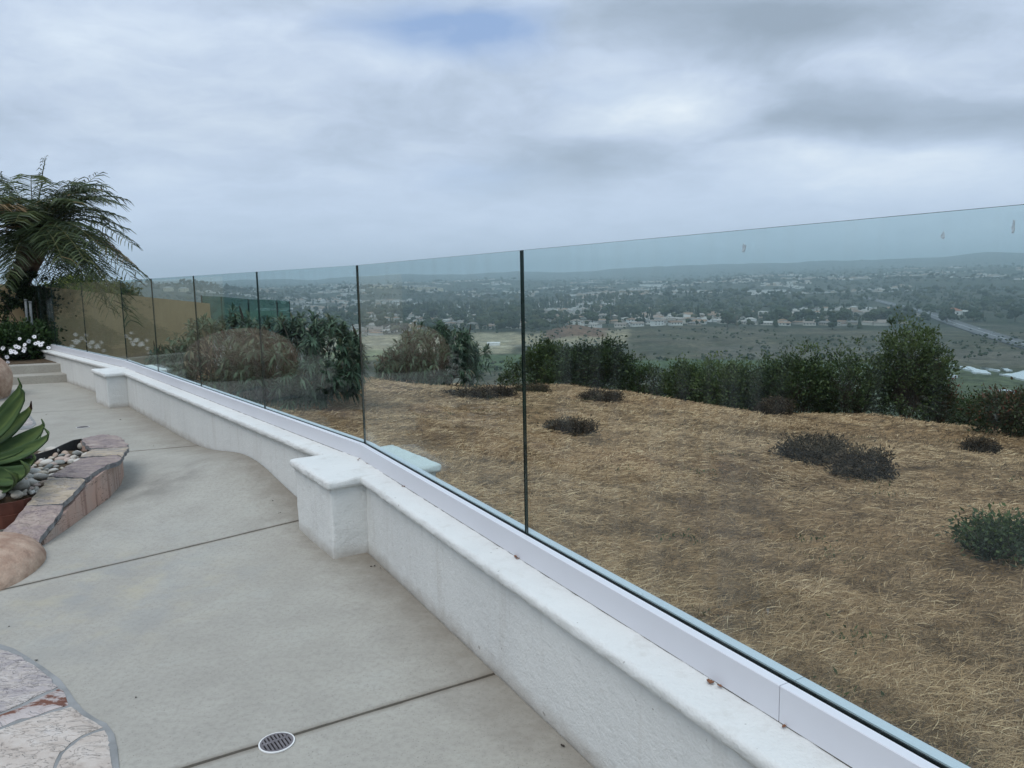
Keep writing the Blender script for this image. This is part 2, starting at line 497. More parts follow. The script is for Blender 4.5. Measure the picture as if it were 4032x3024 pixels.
MT['grate'] = simple('grey_plastic_grate', (0.115, 0.105, 0.11), (0.18, 0.165, 0.17), 30, 0.6)
MT['black'] = simple('dark_sump', (0.006, 0.006, 0.006), (0.018, 0.017, 0.016), 20, 0.9)
MT['white_ring'] = simple('white_plastic_ring', (0.72, 0.72, 0.70), (0.80, 0.80, 0.78), 20, 0.5)
MT['sandstone'] = simple('sandstone_boulder', (0.30, 0.19, 0.135), (0.49, 0.36, 0.27), 9, 0.88, 22, 0.7, 0.02, detail=9)
MT['bark'] = simple('bark', (0.045, 0.032, 0.024), (0.12, 0.09, 0.065), 12, 0.95, 30, 0.8, 0.03)
MT['twig'] = simple('dry_twig', (0.10, 0.08, 0.06), (0.22, 0.18, 0.14), 10, 0.9)
MT['flag_a'] = mat_flag('flag_purple', [(0.30, (0.135, 0.105, 0.10)), (0.45, (0.29, 0.235, 0.225)), (0.56, (0.36, 0.29, 0.25)), (0.68, (0.46, 0.40, 0.36))], 6.5)
MT['flag_b'] = mat_flag('flag_buff', [(0.30, (0.15, 0.135, 0.13)), (0.42, (0.34, 0.30, 0.265)), (0.54, (0.44, 0.36, 0.26)), (0.68, (0.52, 0.48, 0.42))], 6.0)
MT['flag_c'] = mat_flag('flag_pale', [(0.34, (0.17, 0.145, 0.15)), (0.43, (0.38, 0.345, 0.34)), (0.54, (0.47, 0.42, 0.38)), (0.66, (0.60, 0.57, 0.55))], 8.0)
MT['flag_d'] = mat_flag('flag_cream', [(0.32, (0.30, 0.25, 0.215)), (0.44, (0.47, 0.41, 0.355)), (0.56, (0.54, 0.485, 0.43)), (0.68, (0.60, 0.57, 0.54))], 4.5)
MT['flag_e'] = mat_flag('flag_rust', [(0.36, (0.13, 0.055, 0.035)), (0.46, (0.17, 0.075, 0.05)), (0.50, (0.42, 0.37, 0.35)), (0.68, (0.52, 0.47, 0.45))], 2.4)
MT['slate_edge'] = mat_flag('split_stone_edge', [(0.30, (0.06, 0.06, 0.065)), (0.48, (0.20, 0.20, 0.205)), (0.60, (0.30, 0.295, 0.29)), (0.72, (0.42, 0.41, 0.40))], 9.0)
MT['pebble'] = mat_random('river_pebble', [(0.0, (0.44, 0.40, 0.33)), (0.18, (0.33, 0.31, 0.27)), (0.34, (0.50, 0.47, 0.41)), (0.52, (0.40, 0.31, 0.24)), (0.62, (0.26, 0.27, 0.25)), (0.76, (0.45, 0.36, 0.31)), (0.88, (0.57, 0.55, 0.50))], 0.6, 14, 0.5, 40, 0.003)
G3 = lambda a, b, c: [(0.0, a), (0.5, b), (1.0, c)]
MT['straw'] = mat_leaf('straw', [(0.0, (0.085, 0.050, 0.028)), (0.3, (0.27, 0.165, 0.086)), (0.65, (0.50, 0.325, 0.175)), (1.0, (0.76, 0.56, 0.34))], 0.7, 0.12, 0.25)
MT['echium'] = mat_leaf('echium_leaf', [(0.0, (0.022, 0.040, 0.024)), (0.45, (0.060, 0.105, 0.058)), (0.75, (0.125, 0.175, 0.105)), (0.9, (0.20, 0.20, 0.12)), (1.0, (0.24, 0.19, 0.12))], 0.6, 0.2)
MT['shrub'] = mat_leaf('shrub_leaf', G3((0.022, 0.034, 0.014), (0.052, 0.080, 0.026), (0.12, 0.155, 0.05)), 0.5, 0.2)
MT['dead'] = mat_leaf('dead_leaf', G3((0.035, 0.026, 0.020), (0.080, 0.058, 0.042), (0.16, 0.115, 0.075)), 0.9, 0.05, 0.1)
MT['red_leaf'] = mat_leaf('reddish_leaf', [(0.0, (0.03, 0.04, 0.02)), (0.5, (0.06, 0.075, 0.03)), (0.8, (0.13, 0.06, 0.035)), (1.0, (0.22, 0.07, 0.045))], 0.6, 0.15)
MT['palm'] = mat_leaf('palm_leaf', [(0.0, (0.020, 0.032, 0.016)), (0.45, (0.050, 0.080, 0.030)), (0.78, (0.11, 0.14, 0.05)), (0.9, (0.20, 0.13, 0.05)), (1.0, (0.28, 0.19, 0.09))], 0.45, 0.2)
MT['lime'] = mat_leaf('bright_leaf', G3((0.04, 0.07, 0.015), (0.10, 0.16, 0.03), (0.25, 0.30, 0.05)), 0.5, 0.3)
MT['ivy'] = mat_leaf('ivy_leaf', G3((0.012, 0.022, 0.010), (0.028, 0.05, 0.018), (0.06, 0.09, 0.03)), 0.4, 0.15)
MT['daisy_leaf'] = mat_leaf('daisy_leaf', G3((0.015, 0.035, 0.012), (0.035, 0.075, 0.022), (0.07, 0.12, 0.035)), 0.5, 0.2)
MT['petal'] = simple('white_petal', (0.74, 0.73, 0.74), (0.82, 0.81, 0.82), 9, 0.6)
MT['petal_purple'] = simple('purple_petal', (0.35, 0.08, 0.42), (0.45, 0.12, 0.52), 9, 0.6)
MT['daisy_eye'] = simple('daisy_eye', (0.05, 0.04, 0.10), (0.10, 0.08, 0.16), 9, 0.8)
# far things
MT['h_wall'] = mat_random('far_house_wall', [(0.0, (0.52, 0.49, 0.44)), (0.25, (0.38, 0.33, 0.27)), (0.45, (0.62, 0.61, 0.58)), (0.60, (0.32, 0.27, 0.21)), (0.76, (0.45, 0.42, 0.38)), (0.92, (0.72, 0.71, 0.70))], 0.9, 0.2, 0.1)
MT['h_roof'] = mat_random('far_house_roof', [(0.0, (0.25, 0.21, 0.18)), (0.22, (0.19, 0.18, 0.17)), (0.42, (0.30, 0.20, 0.14)), (0.60, (0.34, 0.31, 0.28)), (0.78, (0.22, 0.15, 0.11)), (0.90, (0.42, 0.40, 0.37))], 0.9, 0.4, 0.15)
MT['h_white'] = simple('white_house_wall', (0.70, 0.69, 0.67), (0.78, 0.77, 0.75), 0.3, 0.9)
MT['bluff_wall'] = mat_random('bluff_house_wall', [(0.0, (0.66, 0.65, 0.62)), (0.4, (0.50, 0.46, 0.41)), (0.6, (0.72, 0.71, 0.69)), (0.85, (0.58, 0.55, 0.50))], 0.9, 0.2, 0.1)
MT['h_red'] = simple('red_tile_roof', (0.27, 0.11, 0.065), (0.34, 0.16, 0.10), 0.5, 0.9)
MT['h_grey'] = simple('grey_roof', (0.30, 0.30, 0.29), (0.40, 0.39, 0.38), 0.3, 0.9)
MT['h_glass'] = simple('far_window', (0.02, 0.025, 0.03), (0.05, 0.055, 0.06), 2, 0.2)
MT['far_tree'] = mat_random('far_foliage', [(0.0, (0.020, 0.032, 0.016)), (0.3, (0.034, 0.050, 0.022)), (0.55, (0.026, 0.036, 0.020)), (0.75, (0.052, 0.062, 0.030)), (0.9, (0.030, 0.045, 0.018))], 0.9, 0.35, 0.55)
MT['asphalt'] = simple('asphalt', (0.10, 0.10, 0.105), (0.145, 0.145, 0.15), 0.05, 0.9)
MT['water'] = simple('silty_pond_water', (0.50, 0.53, 0.53), (0.60, 0.63, 0.62), 0.02, 0.06, spec=1.0)  # pale base colour stands in for part of the reflected sky
MT['pipe'] = simple('pale_grey_pipe', (0.22, 0.24, 0.24), (0.30, 0.32, 0.32), 9, 0.5)
MT['petiole'] = simple('frond_stem', (0.10, 0.11, 0.04), (0.16, 0.15, 0.06), 9, 0.6)

# ------------------------------------------------------------------ the ground, one sheet to the horizon
DIRF = np.array([0.842, 0.539])           # outward from the fence
AL = np.array([-0.539, 0.842])            # along it
P0 = np.array([-0.911, 4.618])


def smooth(a, b, x):
    t = np.clip((x - a) / (b - a), 0, 1); return t * t * (3 - 2 * t)


def gauss(x, c, s): return np.exp(-((x - c) / s) ** 2)


def ground_z(x, y):
    x = np.asarray(x, float); y = np.asarray(y, float)
    r = np.hypot(x, y) + 1e-6; az = np.degrees(np.arctan2(x, y))
    d = (x - P0[0]) * DIRF[0] + (y - P0[1]) * DIRF[1]
    s = (x - P0[0]) * AL[0] + (y - P0[1]) * AL[1]
    z = -0.14 - 0.098 * np.clip(d, 0, 16) + 0.02 * np.clip(s - 4, 0, 10) * np.clip(1 - d / 8, 0, 1)
    z = z + (fbm(x * 0.9, y * 0.9, 3) - 0.5) * 0.16 * np.clip(d / 2.5, 0, 1) * (r < 60) + (fbm(x * 0.16 + 3, y * 0.16, 2) - 0.5) * 0.5 * np.clip((d - 2) / 6, 0, 1) * np.clip(1 - (r - 20) / 40, 0, 1)
    z = np.where(d < 0, -0.14 - 0.05 * np.clip(-d - 0.3, 0, 1), z)
    dc = 12.6 + 0.5 * np.sin(az * 0.16 + 1) + 3.4 * smooth(15, 28, az)
    e = np.maximum(np.maximum(d - dc, r - 27.0), (s - 14.5) * 1.2)
    k = 1.2
    sp = np.where(e / k > 30, e, k * np.log1p(np.exp(np.clip(e / k, -30, 30))))
    near = z - 0.46 * sp
    # valley and the land across it
    floor = -64 + 44 * smooth(1000, 4600, r)
    floor = floor + 30 * gauss(az, 27, 14) * smooth(1700, 4200, r)
    floor = floor + (fbm(x / 480.0, y / 480.0, 4) - 0.5) * 84 * smooth(1100, 3000, r) * (1 - 0.5 * smooth(5000, 7000, r))
    floor = floor + 9 * gauss(az, 4.6, 1.5) * gauss(r, 930, 110) + 5 * gauss(az, 11, 6) * smooth(760, 930, r) * (1 - smooth(1050, 1500, r))
    floor = floor + 36 * gauss(az, -25, 7.5) * gauss(r, 2700, 800) + 2.5 * (fbm(x / 60.0, y / 60.0, 3) - 0.5) * smooth(280, 500, r)
    sky = np.interp(az, [-40, -30, -18, -10, -3, 5, 12, 20, 30, 40], [60, 75, 70, 95, 92, 112, 128, 142, 168, 185])
    sky = sky + (fbm(az * 0.22 + 40, r * 0 + 1.5, 6) - 0.5) * 85
    floor = floor + smooth(5000, 8800, r) * (sky - floor) * (1 - smooth(9000, 11000, r) * 0.6)
    mt = np.interp(az, [-40, 0, 6, 14, 22, 30, 40], [70, 90, 140, 190, 195, 235, 240]) + (fbm(az * 0.11 + 80, r * 0 + 4.5, 5) - 0.5) * 90
    floor = np.where(r > 9500, np.maximum(floor, floor + smooth(10500, 13300, r) * (mt - floor)), floor)
    m = 6.0
    return np.where(near - floor > 40, near, np.where(floor - near > 40, floor, floor + m * np.log1p(np.exp(np.clip((near - floor) / m, -40, 40)))))


def cover(x, y):
    """what grows or lies there: colour of the ground itself"""
    r = np.hypot(x, y); az = np.degrees(np.arctan2(x, y)); N = len(x)
    n1 = fbm(x / 35.0, y / 35.0, 4); n2 = fbm(x / 180.0 + 9, y / 180.0, 4)
    c = np.tile(np.array([0.070, 0.068, 0.042]), (N, 1))

    def lay(mask, col, a=1.0):
        w = np.clip(mask, 0, 1)[:, None] * a
        c[:] = c * (1 - w) + np.array(col) * w
    lay(smooth(0.42, 0.62, n1), (0.105, 0.090, 0.060), 0.8)
    # valley floor fields
    wob = (n2 - 0.5) * 2
    box = lambda a0, a1, r0, r1: smooth(a0 - 0.4, a0 + 0.4, az + wob) * (1 - smooth(a1 - 0.4, a1 + 0.4, az + wob)) * smooth(r0 - 12, r0 + 12, r + wob * 40) * (1 - smooth(r1 - 14, r1 + 14, r + wob * 40))
    lay(box(-13.5, 0.6, 735, 1010), (0.30, 0.26, 0.17))
    lay(box(-13.5, -6.5, 700, 800), (0.20, 0.21, 0.11))
    lay(box(0.2, 8.8, 800, 960), (0.27, 0.225, 0.145))
    lay(box(3.0, 7.2, 860, 1010), (0.165, 0.098, 0.062))
    lay(box(-3.0, 4.0, 560, 725), (0.085, 0.115, 0.052))
    lay(box(8.0, 30.0, 560, 640), (0.075, 0.105, 0.048))
    lay(box(20.0, 60.0, 380, 610), (0.082, 0.095, 0.048))
    lay(box(14.0, 60.0, 640, 760), (0.120, 0.105, 0.080), 0.7)
    lay(box(-13.2, 0.5, 858, 866), (0.42, 0.39, 0.31)); lay(box(-9, 9.0, 792, 799), (0.40, 0.37, 0.30))
    # suburb under the trees
    lay(smooth(985, 1040, r + wob * 60), (0.038, 0.046, 0.028))
    lay(smooth(985, 1040, r) * smooth(0.55, 0.68, n1), (0.11, 0.10, 0.075), 0.5)
    lay(smooth(1500, 2600, r) * smooth(0.52, 0.66, n2), (0.085, 0.08, 0.05), 0.6)
    lay(gauss(az, -18.5, 2.2) * gauss(r, 1650, 330) * 1.4, (0.070, 0.11, 0.045))
    # the mown hilltop
    lay(1 - smooth(28, 45, r), (0.33, 0.20, 0.105))
    d = (x - P0[0]) * DIRF[0] + (y - P0[1]) * DIRF[1]
    pt = fbm(x * 0.55 + 4, y * 0.55, 4)
    lay((1 - smooth(28, 45, r)) * smooth(0.54, 0.72, pt), (0.215, 0.132, 0.076), 0.5)
    lay((1 - smooth(28, 45, r)) * gauss(x, -1.3, 2.4) * gauss(y, 14.6, 2.0), (0.075, 0.052, 0.036), 0.9)
    lay((1 - smooth(28, 45, r)) * gauss(x, 1.9, 0.9) * gauss(y, 8.6, 0.7), (0.19, 0.105, 0.062), 0.75)
    lay(smooth(16.5, 19.0, d) * (1 - smooth(300, 480, r)), (0.055, 0.058, 0.032), 0.9)
    return np.hstack([c, np.ones((N, 1))])


def build_ground():
    az = np.concatenate([np.arange(-180, -66, 6.0), np.arange(-66, -40, 1.0), np.arange(-40, 42, 0.25), np.arange(42, 66, 1.0), np.arange(66, 180, 6.0)])
    rr = np.concatenate([np.arange(0.5, 30, 0.35), np.geomspace(30, 280, 46)[:-1], np.arange(280, 1300, 9.0), np.geomspace(1300, 5000, 90)[:-1], np.geomspace(5000, 14500, 80)])
    A, Rr = np.meshgrid(np.radians(az), rr)
    X = (Rr * np.sin(A)).ravel(); Y = (Rr * np.cos(A)).ravel()
    Z = ground_z(X, Y)
    na, nr = len(az), len(rr)
    i = np.arange(nr - 1)[:, None] * na; j = np.arange(na)[None, :]; j2 = (j + 1) % na
    Q = np.stack([(i + j), (i + j2), (i + na + j2), (i + na + j)], -1).reshape(-1, 4)[:, ::-1]
    V = np.stack([X, Y, Z], 1)
    # centre cap
    V = np.vstack([V, [[0, 0, float(Z[:na].mean())]]])
    tri = np.stack([np.full(na, len(V) - 1), (np.arange(na) + 1) % na, np.arange(na), np.arange(na)], 1)
    cv = cover(V[:, 0], V[:, 1])
    o = part('ground', V, Q, MT['ground'], None, True, None, {'cover': ('FLOAT_COLOR', cv)}, kind='structure')
    return o


build_ground()


def gz(x, y): return float(ground_z(np.array([x]), np.array([y]))[0])


def ong(px, py, r0=1.0, r1=3000.0):
    """first point of the ground outside the fence seen at a pixel"""
    d = ray(px, py); d = d / np.hypot(d[0], d[1])
    rs = np.concatenate([np.arange(r0, 40, 0.05), np.geomspace(40, r1, 600)])
    X = d[0] * rs; Y = d[1] * rs; Zr = H + d[2] * rs
    Zg = ground_z(X, Y)
    k = np.nonzero(Zr < Zg)[0]
    i = k[0] if len(k) else len(rs) - 1
    return np.array([X[i], Y[i], Zg[i]])


# ------------------------------------------------------------------ fence line
J = [np.array(p) for p in [(-8.054, 13.609), (-6.635, 12.012), (-5.227, 10.412), (-4.139, 8.948), (-3.059, 7.503), (-1.977, 6.038), (-0.911, 4.618), (0.040, 2.857)]]
dir_n = (J[7] - J[6]) / np.linalg.norm(J[7] - J[6])
J.append(J[7] + dir_n * 2.0); J.append(J[8] + dir_n * 2.0)
dir_f = (J[0] - J[2]) / np.linalg.norm(J[0] - J[2])
JE = J[0] + dir_f * 1.10
# straighten the two long runs
for k in (3, 4, 5):
    q = J[6] - J[2]; J[k] = J[2] + q * (((J[k] - J[2]) @ q) / (q @ q))
J[1] = J[2] + dir_f * ((J[1] - J[2]) @ dir_f)
BENDS = [JE, J[2], J[6], J[9]]


def offset_path(path, off):
    """2-D path moved towards the patio by off, mitred"""
    path = [np.asarray(p, float) for p in path]; out = []
    nrm = []
    for a, b in zip(path[:-1], path[1:]):
        t = (b - a) / np.linalg.norm(b - a); nrm.append(np.array([t[1], -t[0]]))     # right-hand side
    for i, p in enumerate(path):
        if i == 0: n = nrm[0]; k = 1
        elif i == len(path) - 1: n = nrm[-1]; k = 1
        else:
            n = nrm[i - 1] + nrm[i]; n /= np.linalg.norm(n); k = 1 / (n @ nrm[i])
        out.append(p + n * off * k)
    return out


def side_sign():
    a, b = BENDS[1], BENDS[2]; t = (b - a) / np.linalg.norm(b - a); n = np.array([t[1], -t[0]])
    return 1.0 if n @ (-a) > 0 else -1.0


SG = side_sign()


def densify(path, step):
    out = [np.asarray(path[0], float)]
    for a, b in zip(path[:-1], path[1:]):
        a = np.asarray(a, float); b = np.asarray(b, float); n = max(1, int(np.linalg.norm(b - a) / step))
        for k in range(1, n + 1): out.append(a + (b - a) * k / n)
    return out


def sweep(name, path, section, mat, parent, jitter=0.0, smooth_=False, step=None):
    """section: closed list of (offset towards patio, z)"""
    if step: path = densify(path, step)
    cols = [offset_path(path, SG * o) for o, z in section]
    n = len(section); V = []; Fc = []
    rg = np.random.default_rng(len(path) + n)
    for i in range(len(path)):
        for k, (o, z) in enumerate(section):
            p = cols[k][i]; j = rg.normal(0, jitter, 2) if jitter else (0, 0)
            V.append((p[0] + j[0] * 0.7, p[1] + j[0] * 0.5, z + j[1] * (0.5 if jitter else 0)))
    for i in range(len(path) - 1):
        for k in range(n): Fc.append((i * n + k, i * n + (k + 1) % n, (i + 1) * n + (k + 1) % n, (i + 1) * n + k))
    Fc.append(tuple(range(n))); Fc.append(tuple(range((len(path) - 1) * n, len(path) * n))[::-1])
    o = part(name, V, Fc, mat, parent, smooth_)
    bm = bmesh.new(); bm.from_mesh(o.data); bmesh.ops.recalc_face_normals(bm, faces=bm.faces); bm.to_mesh(o.data); bm.free()
    return o


def rounded(o0, o1, z0, z1, r=0.012):
    """section of a coping with eased edges"""
    s = []
    for (cx, cz, a0) in ((o1 - r, z1 - r, 0), (o0 + r, z1 - r, 90), (o0 + r, z0 + r, 180), (o1 - r, z0 + r, 270)):
        for k in range(4):
            a = math.radians(a0 + 30 * k); s.append((cx + r * math.cos(a), cz + r * math.sin(a)))
    return s


ZC, ZT, ZG = 0.444, 0.538, 1.612
low_wall = thing('garden_wall', (BENDS[2][0], BENDS[2][1], 0), 'long low white stucco wall carrying the glass fence', 'wall')
inv = lambda o, p: setattr(o, 'matrix_parent_inverse', Matrix.Translation(-Vector(p.location)))


def child(o, par):
    o.parent = par; o.matrix_parent_inverse = Matrix.Translation(-Vector(par.location)); return o


child(sweep('wall_body', BENDS, [(0.135, -0.7), (0.135, 0.404), (-0.149, 0.404), (-0.149, -0.7)], MT['stucco'], None, 0.0012, False, 0.06), low_wall)
child(sweep('coping', BENDS, rounded(-0.180, 0.168, 0.400, ZC, 0.017), MT['stucco'], None, 0.0022, True, 0.035), low_wall)


def rough_box(name, a, o, a0, a1, o0, o1, z0, z1, mat, r=0.014, jit=0.0018, seg=0.04):
    """box in fence axes (a along, o out) about a point, eased edges, slightly uneven"""
    bm = bmesh.new()
    bmesh.ops.create_cube(bm, size=1.0)
    for v in bm.verts:
        v.co = Vector(((v.co.x + .5) * (a1 - a0) + a0, (v.co.y + .5) * (o1 - o0) + o0, (v.co.z + .5) * (z1 - z0) + z0))
    bmesh.ops.bevel(bm, geom=list(bm.edges), offset=r, segments=3, affect='EDGES', profile=0.5)
    for ax, L, s0 in ((0, a1 - a0, a0), (1, o1 - o0, o0), (2, z1 - z0, z0)):
        n = int(L / seg)
        for k in range(1, n):
            no = [0, 0, 0]; no[ax] = 1; co = [0, 0, 0]; co[ax] = s0 + L * k / n
            bmesh.ops.bisect_plane(bm, geom=bm.verts[:] + bm.edges[:] + bm.faces[:], plane_co=co, plane_no=no)
    for v in bm.verts:
        v.co += Vector((random.gauss(0, jit), random.gauss(0, jit), random.gauss(0, jit)))
        q = v.co.copy()
        v.co = Vector((a[0] * q.x + o[0] * q.y, a[1] * q.x + o[1] * q.y, q.z))
    bmesh.ops.recalc_face_normals(bm, faces=bm.faces)
    me = bpy.data.meshes.new(name); bm.to_mesh(me); bm.free(); me.materials.append(mat)
    me.polygons.foreach_set('use_smooth', np.ones(len(me.polygons), bool))
    return bpy.data.objects.new(name, me)


def pilaster(base, along, a0, a1, o0, o1):
    along = along / np.linalg.norm(along); out = np.array([-along[1], along[0]])
    if out @ (-base) < 0: out = -out
    b = rough_box('pilaster', along, out, a0 + .026, a1 - .026, o0 + .026, o1 - .026, -0.7, 0.408, MT['stucco'])
    put(b, low_wall); b.location = (base[0] - low_wall.location.x, base[1] - low_wall.location.y, 0)
    c = rough_box('pilaster_cap', along, out, a0, a1, o0, o1, 0.396, ZC + .003, MT['stucco'], 0.018, 0.0022)
    put(c, b)


pilaster(J[6], np.array([-0.537, 0.844]), -0.435, 0.250, -0.305, 0.392)
pilaster(J[2], np.array([-0.628, 0.778]), -0.690, 0.100, -0.330, 0.424)

fence = thing('glass_fence', (J[6][0], J[6][1], ZC), 'frameless glass fence of tall clear panels in a white channel', 'fence')


def channel_piece(path, gap0=0.0, gap1=0.0):
    path = [np.asarray(p, float) for p in path]
    d0 = (path[1] - path[0]) / np.linalg.norm(path[1] - path[0]); d1 = (path[-1] - path[-2]) / np.linalg.norm(path[-1] - path[-2])
    path[0] = path[0] + d0 * gap0; path[-1] = path[-1] - d1 * gap1
    mk = lambda nm, sec, m: child(sweep(nm, path, sec, m, None), fence)
    mk('channel_face', [(0.034, ZC + .003), (0.034, ZT - .002), (0.032, ZT), (0.006, ZT), (0.006, ZC + .003)], MT['white_metal'])
    mk('channel_back', [(-0.0175, ZC + .003), (-0.0175, ZT - .001), (-0.048, ZT - .001), (-0.048, ZC + .003)], MT['white_metal'])
    mk('gasket', [(0.0058, ZC + .004), (0.0058, ZT - .005), (0.0008, ZT - .003), (0.0008, ZC + .004)], MT['gasket'])
    mk('gasket', [(-0.0128, ZC + .004), (-0.0128, ZT - .004), (-0.0173, ZT - .005), (-0.0173, ZC + .004)], MT['gasket'])


child(sweep('seal', BENDS, [(0.0325, ZC - .002), (0.0325, ZC + .0035), (-0.0465, ZC + .0035), (-0.0465, ZC - .002)], MT['joint'], None), fence)
cuts_n = [J[6], np.array([0.629 + .012, 1.702 + .02]), J[9]]
q = (J[6] - J[2]) / np.linalg.norm(J[6] - J[2])
mid1 = J[2] + q * 2.62; 
g = 0.0012
channel_piece([JE, J[2]], 0, g); channel_piece([J[2], mid1], g, g); channel_piece([mid1, J[6]], g, g)
c2 = J[6] + dir_n * ((cuts_n[1] - J[6]) @ dir_n)
channel_piece([J[6], c2], g, g); channel_piece([c2, J[9]], g, 0)


def glass_panel(a, b):
    t = (b - a) / np.linalg.norm(b - a); n = np.array([t[1], -t[0]]) * SG
    a = a + t * 0.0035; b = b - t * 0.0035
    T = -0.012
    P = [a, b, b + n * T, a + n * T]
    V = [(p[0], p[1], ZC + .01) for p in P] + [(p[0], p[1], ZG) for p in P]
    Fc = [(0, 1, 5, 4), (2, 3, 7, 6), (1, 2, 6, 5), (3, 0, 4, 7), (4, 5, 6, 7), (0, 3, 2, 1)]
    o = part('glass_panel', V, Fc, [MT['glass'], MT['glass_edge']], None, False, [0, 0, 1, 1, 1, 1])
    bm = bmesh.new(); bm.from_mesh(o.data); bmesh.ops.recalc_face_normals(bm, faces=bm.faces); bm.to_mesh(o.data); bm.free()
    child(o, fence)


for a, b in zip([JE] + J[:9], J[:10]): glass_panel(a, b)

# ------------------------------------------------------------------ patio
def half(bm, p, q, keep):
    """cut by the vertical plane through p-q, keep the side where point keep lies"""
    t = np.array(q) - np.array(p); n = np.array([t[1], -t[0]]); n = n / np.linalg.norm(n)
    if n @ (np.array(keep) - np.array(p)) < 0: n = -n
    bmesh.ops.bisect_plane(bm, geom=bm.verts[:] + bm.edges[:] + bm.faces[:], plane_co=(p[0], p[1], 0), plane_no=(n[0], n[1], 0), clear_inner=True)


def shift(p, q, dist, keep):
    p = np.array(p[:2]); q = np.array(q[:2]); t = (q - p) / np.linalg.norm(q - p); n = np.array([t[1], -t[0]])
    if n @ (np.array(keep) - p) < 0: n = -n
    return p + n * dist, q + n * dist


ja = (onp(1168, 2051)[:2], onp(150, 2290)[:2])
jb = (onp(1950, 2652)[:2], onp(729, 3023)[:2])
jc = (onp(812, 1752)[:2], onp(500, 1778)[:2])
# farther joints out of frame or hidden, same spacing
jd = (jb[0] + (jb[0] - ja[0]) * 0.9, jb[1] + (jb[1] - ja[1]) * 0.9 + np.array([0.2, -.4]))
je = (jc[0] + np.array([-1.9, 2.55]), jc[1] + np.array([-1.9, 2.55]))
joints = [je, jc, ja, jb, jd]
centres = [np.array([-6.5, 11.0]), np.array([-4.2, 7.6]), np.array([-2.4, 5.2]), np.array([-1.0, 3.2]), np.array([-0.6, 1.2]), np.array([-1.5, -3.0])]
patio = bpy.data.objects.new('patio', None); put(patio, None, kind='structure')
frontline = offset_path(BENDS, SG * 0.141); bedline = offset_path(BENDS, SG * 0.12)
LEFTX, BACKY = -11.5, -7.0
for k in range(6):
    bm = bmesh.new()
    lo = (LEFTX, BACKY); hi = (3.2, 13.4)
    st = 0.12 if k < 5 else 0.5
    nx = int((hi[0] - lo[0]) / st); ny = int((hi[1] - lo[1]) / st)
    xs = np.linspace(lo[0], hi[0], nx + 1); ys = np.linspace(lo[1], hi[1], ny + 1)
    c = centres[k]
    keepbox = lambda x, y: abs((x - c[0]) * -0.1 + (y - c[1])) < (3.8 if k < 5 else 9)
    vs = {}
    for i in range(nx):
        for j in range(ny):
            xm, ym = xs[i], ys[j]
            if not (abs(ym - c[1] - 0.32 * (xm - c[0])) < (3.4 if k < 5 else 12)): continue
            ids = []
            for (a, b) in ((i, j), (i + 1, j), (i + 1, j + 1), (i, j + 1)):
                if (a, b) not in vs: vs[(a, b)] = bm.verts.new((xs[a], ys[b], 0))
                ids.append(vs[(a, b)])
            bm.faces.new(ids)
    if k > 0: half(bm, *shift(*joints[k - 1], 0.0075, c), c)
    if k < 5: half(bm, *shift(*joints[k], 0.0075, c), c)
    for a, b in zip(frontline[:-1], frontline[1:]): half(bm, a, b, np.array([-6.0, 2.0]))
    for v in bm.verts: v.co.z = float(patio_z(v.co.x, v.co.y)) + 0.0015 * (random.random() - .5)
    ext = bmesh.ops.extrude_edge_only(bm, edges=[e for e in bm.edges if e.is_boundary])
    for v in ext['geom']:
        if isinstance(v, bmesh.types.BMVert): v.co.z -= 0.04
    bmesh.ops.recalc_face_normals(bm, faces=bm.faces)
    me = bpy.data.meshes.new('slab'); bm.to_mesh(me); bm.free(); me.materials.append(MT['concrete'])
    me.polygons.foreach_set('use_smooth', np.zeros(len(me.polygons), bool))
    put(bpy.data.objects.new('slab', me), patio)
# bed under the joints
bm = bmesh.new()
bmesh.ops.create_grid(bm, x_segments=90, y_segments=120, size=1.0)
for v in bm.verts:
    v.co = Vector((LEFTX + (v.co.x + 1) / 2 * 14.5, BACKY + (v.co.y + 1) / 2 * 20.0, 0)); v.co.z = float(patio_z(v.co.x, v.co.y)) - 0.009
for a, b in zip(bedline[:-1], bedline[1:]): half(bm, a, b, np.array([-6.0, 2.0]))
me = bpy.data.meshes.new('joint_bed'); bm.to_mesh(me); bm.free(); me.materials.append(MT['joint'])
put(bpy.data.objects.new('joint_bed', me), patio)


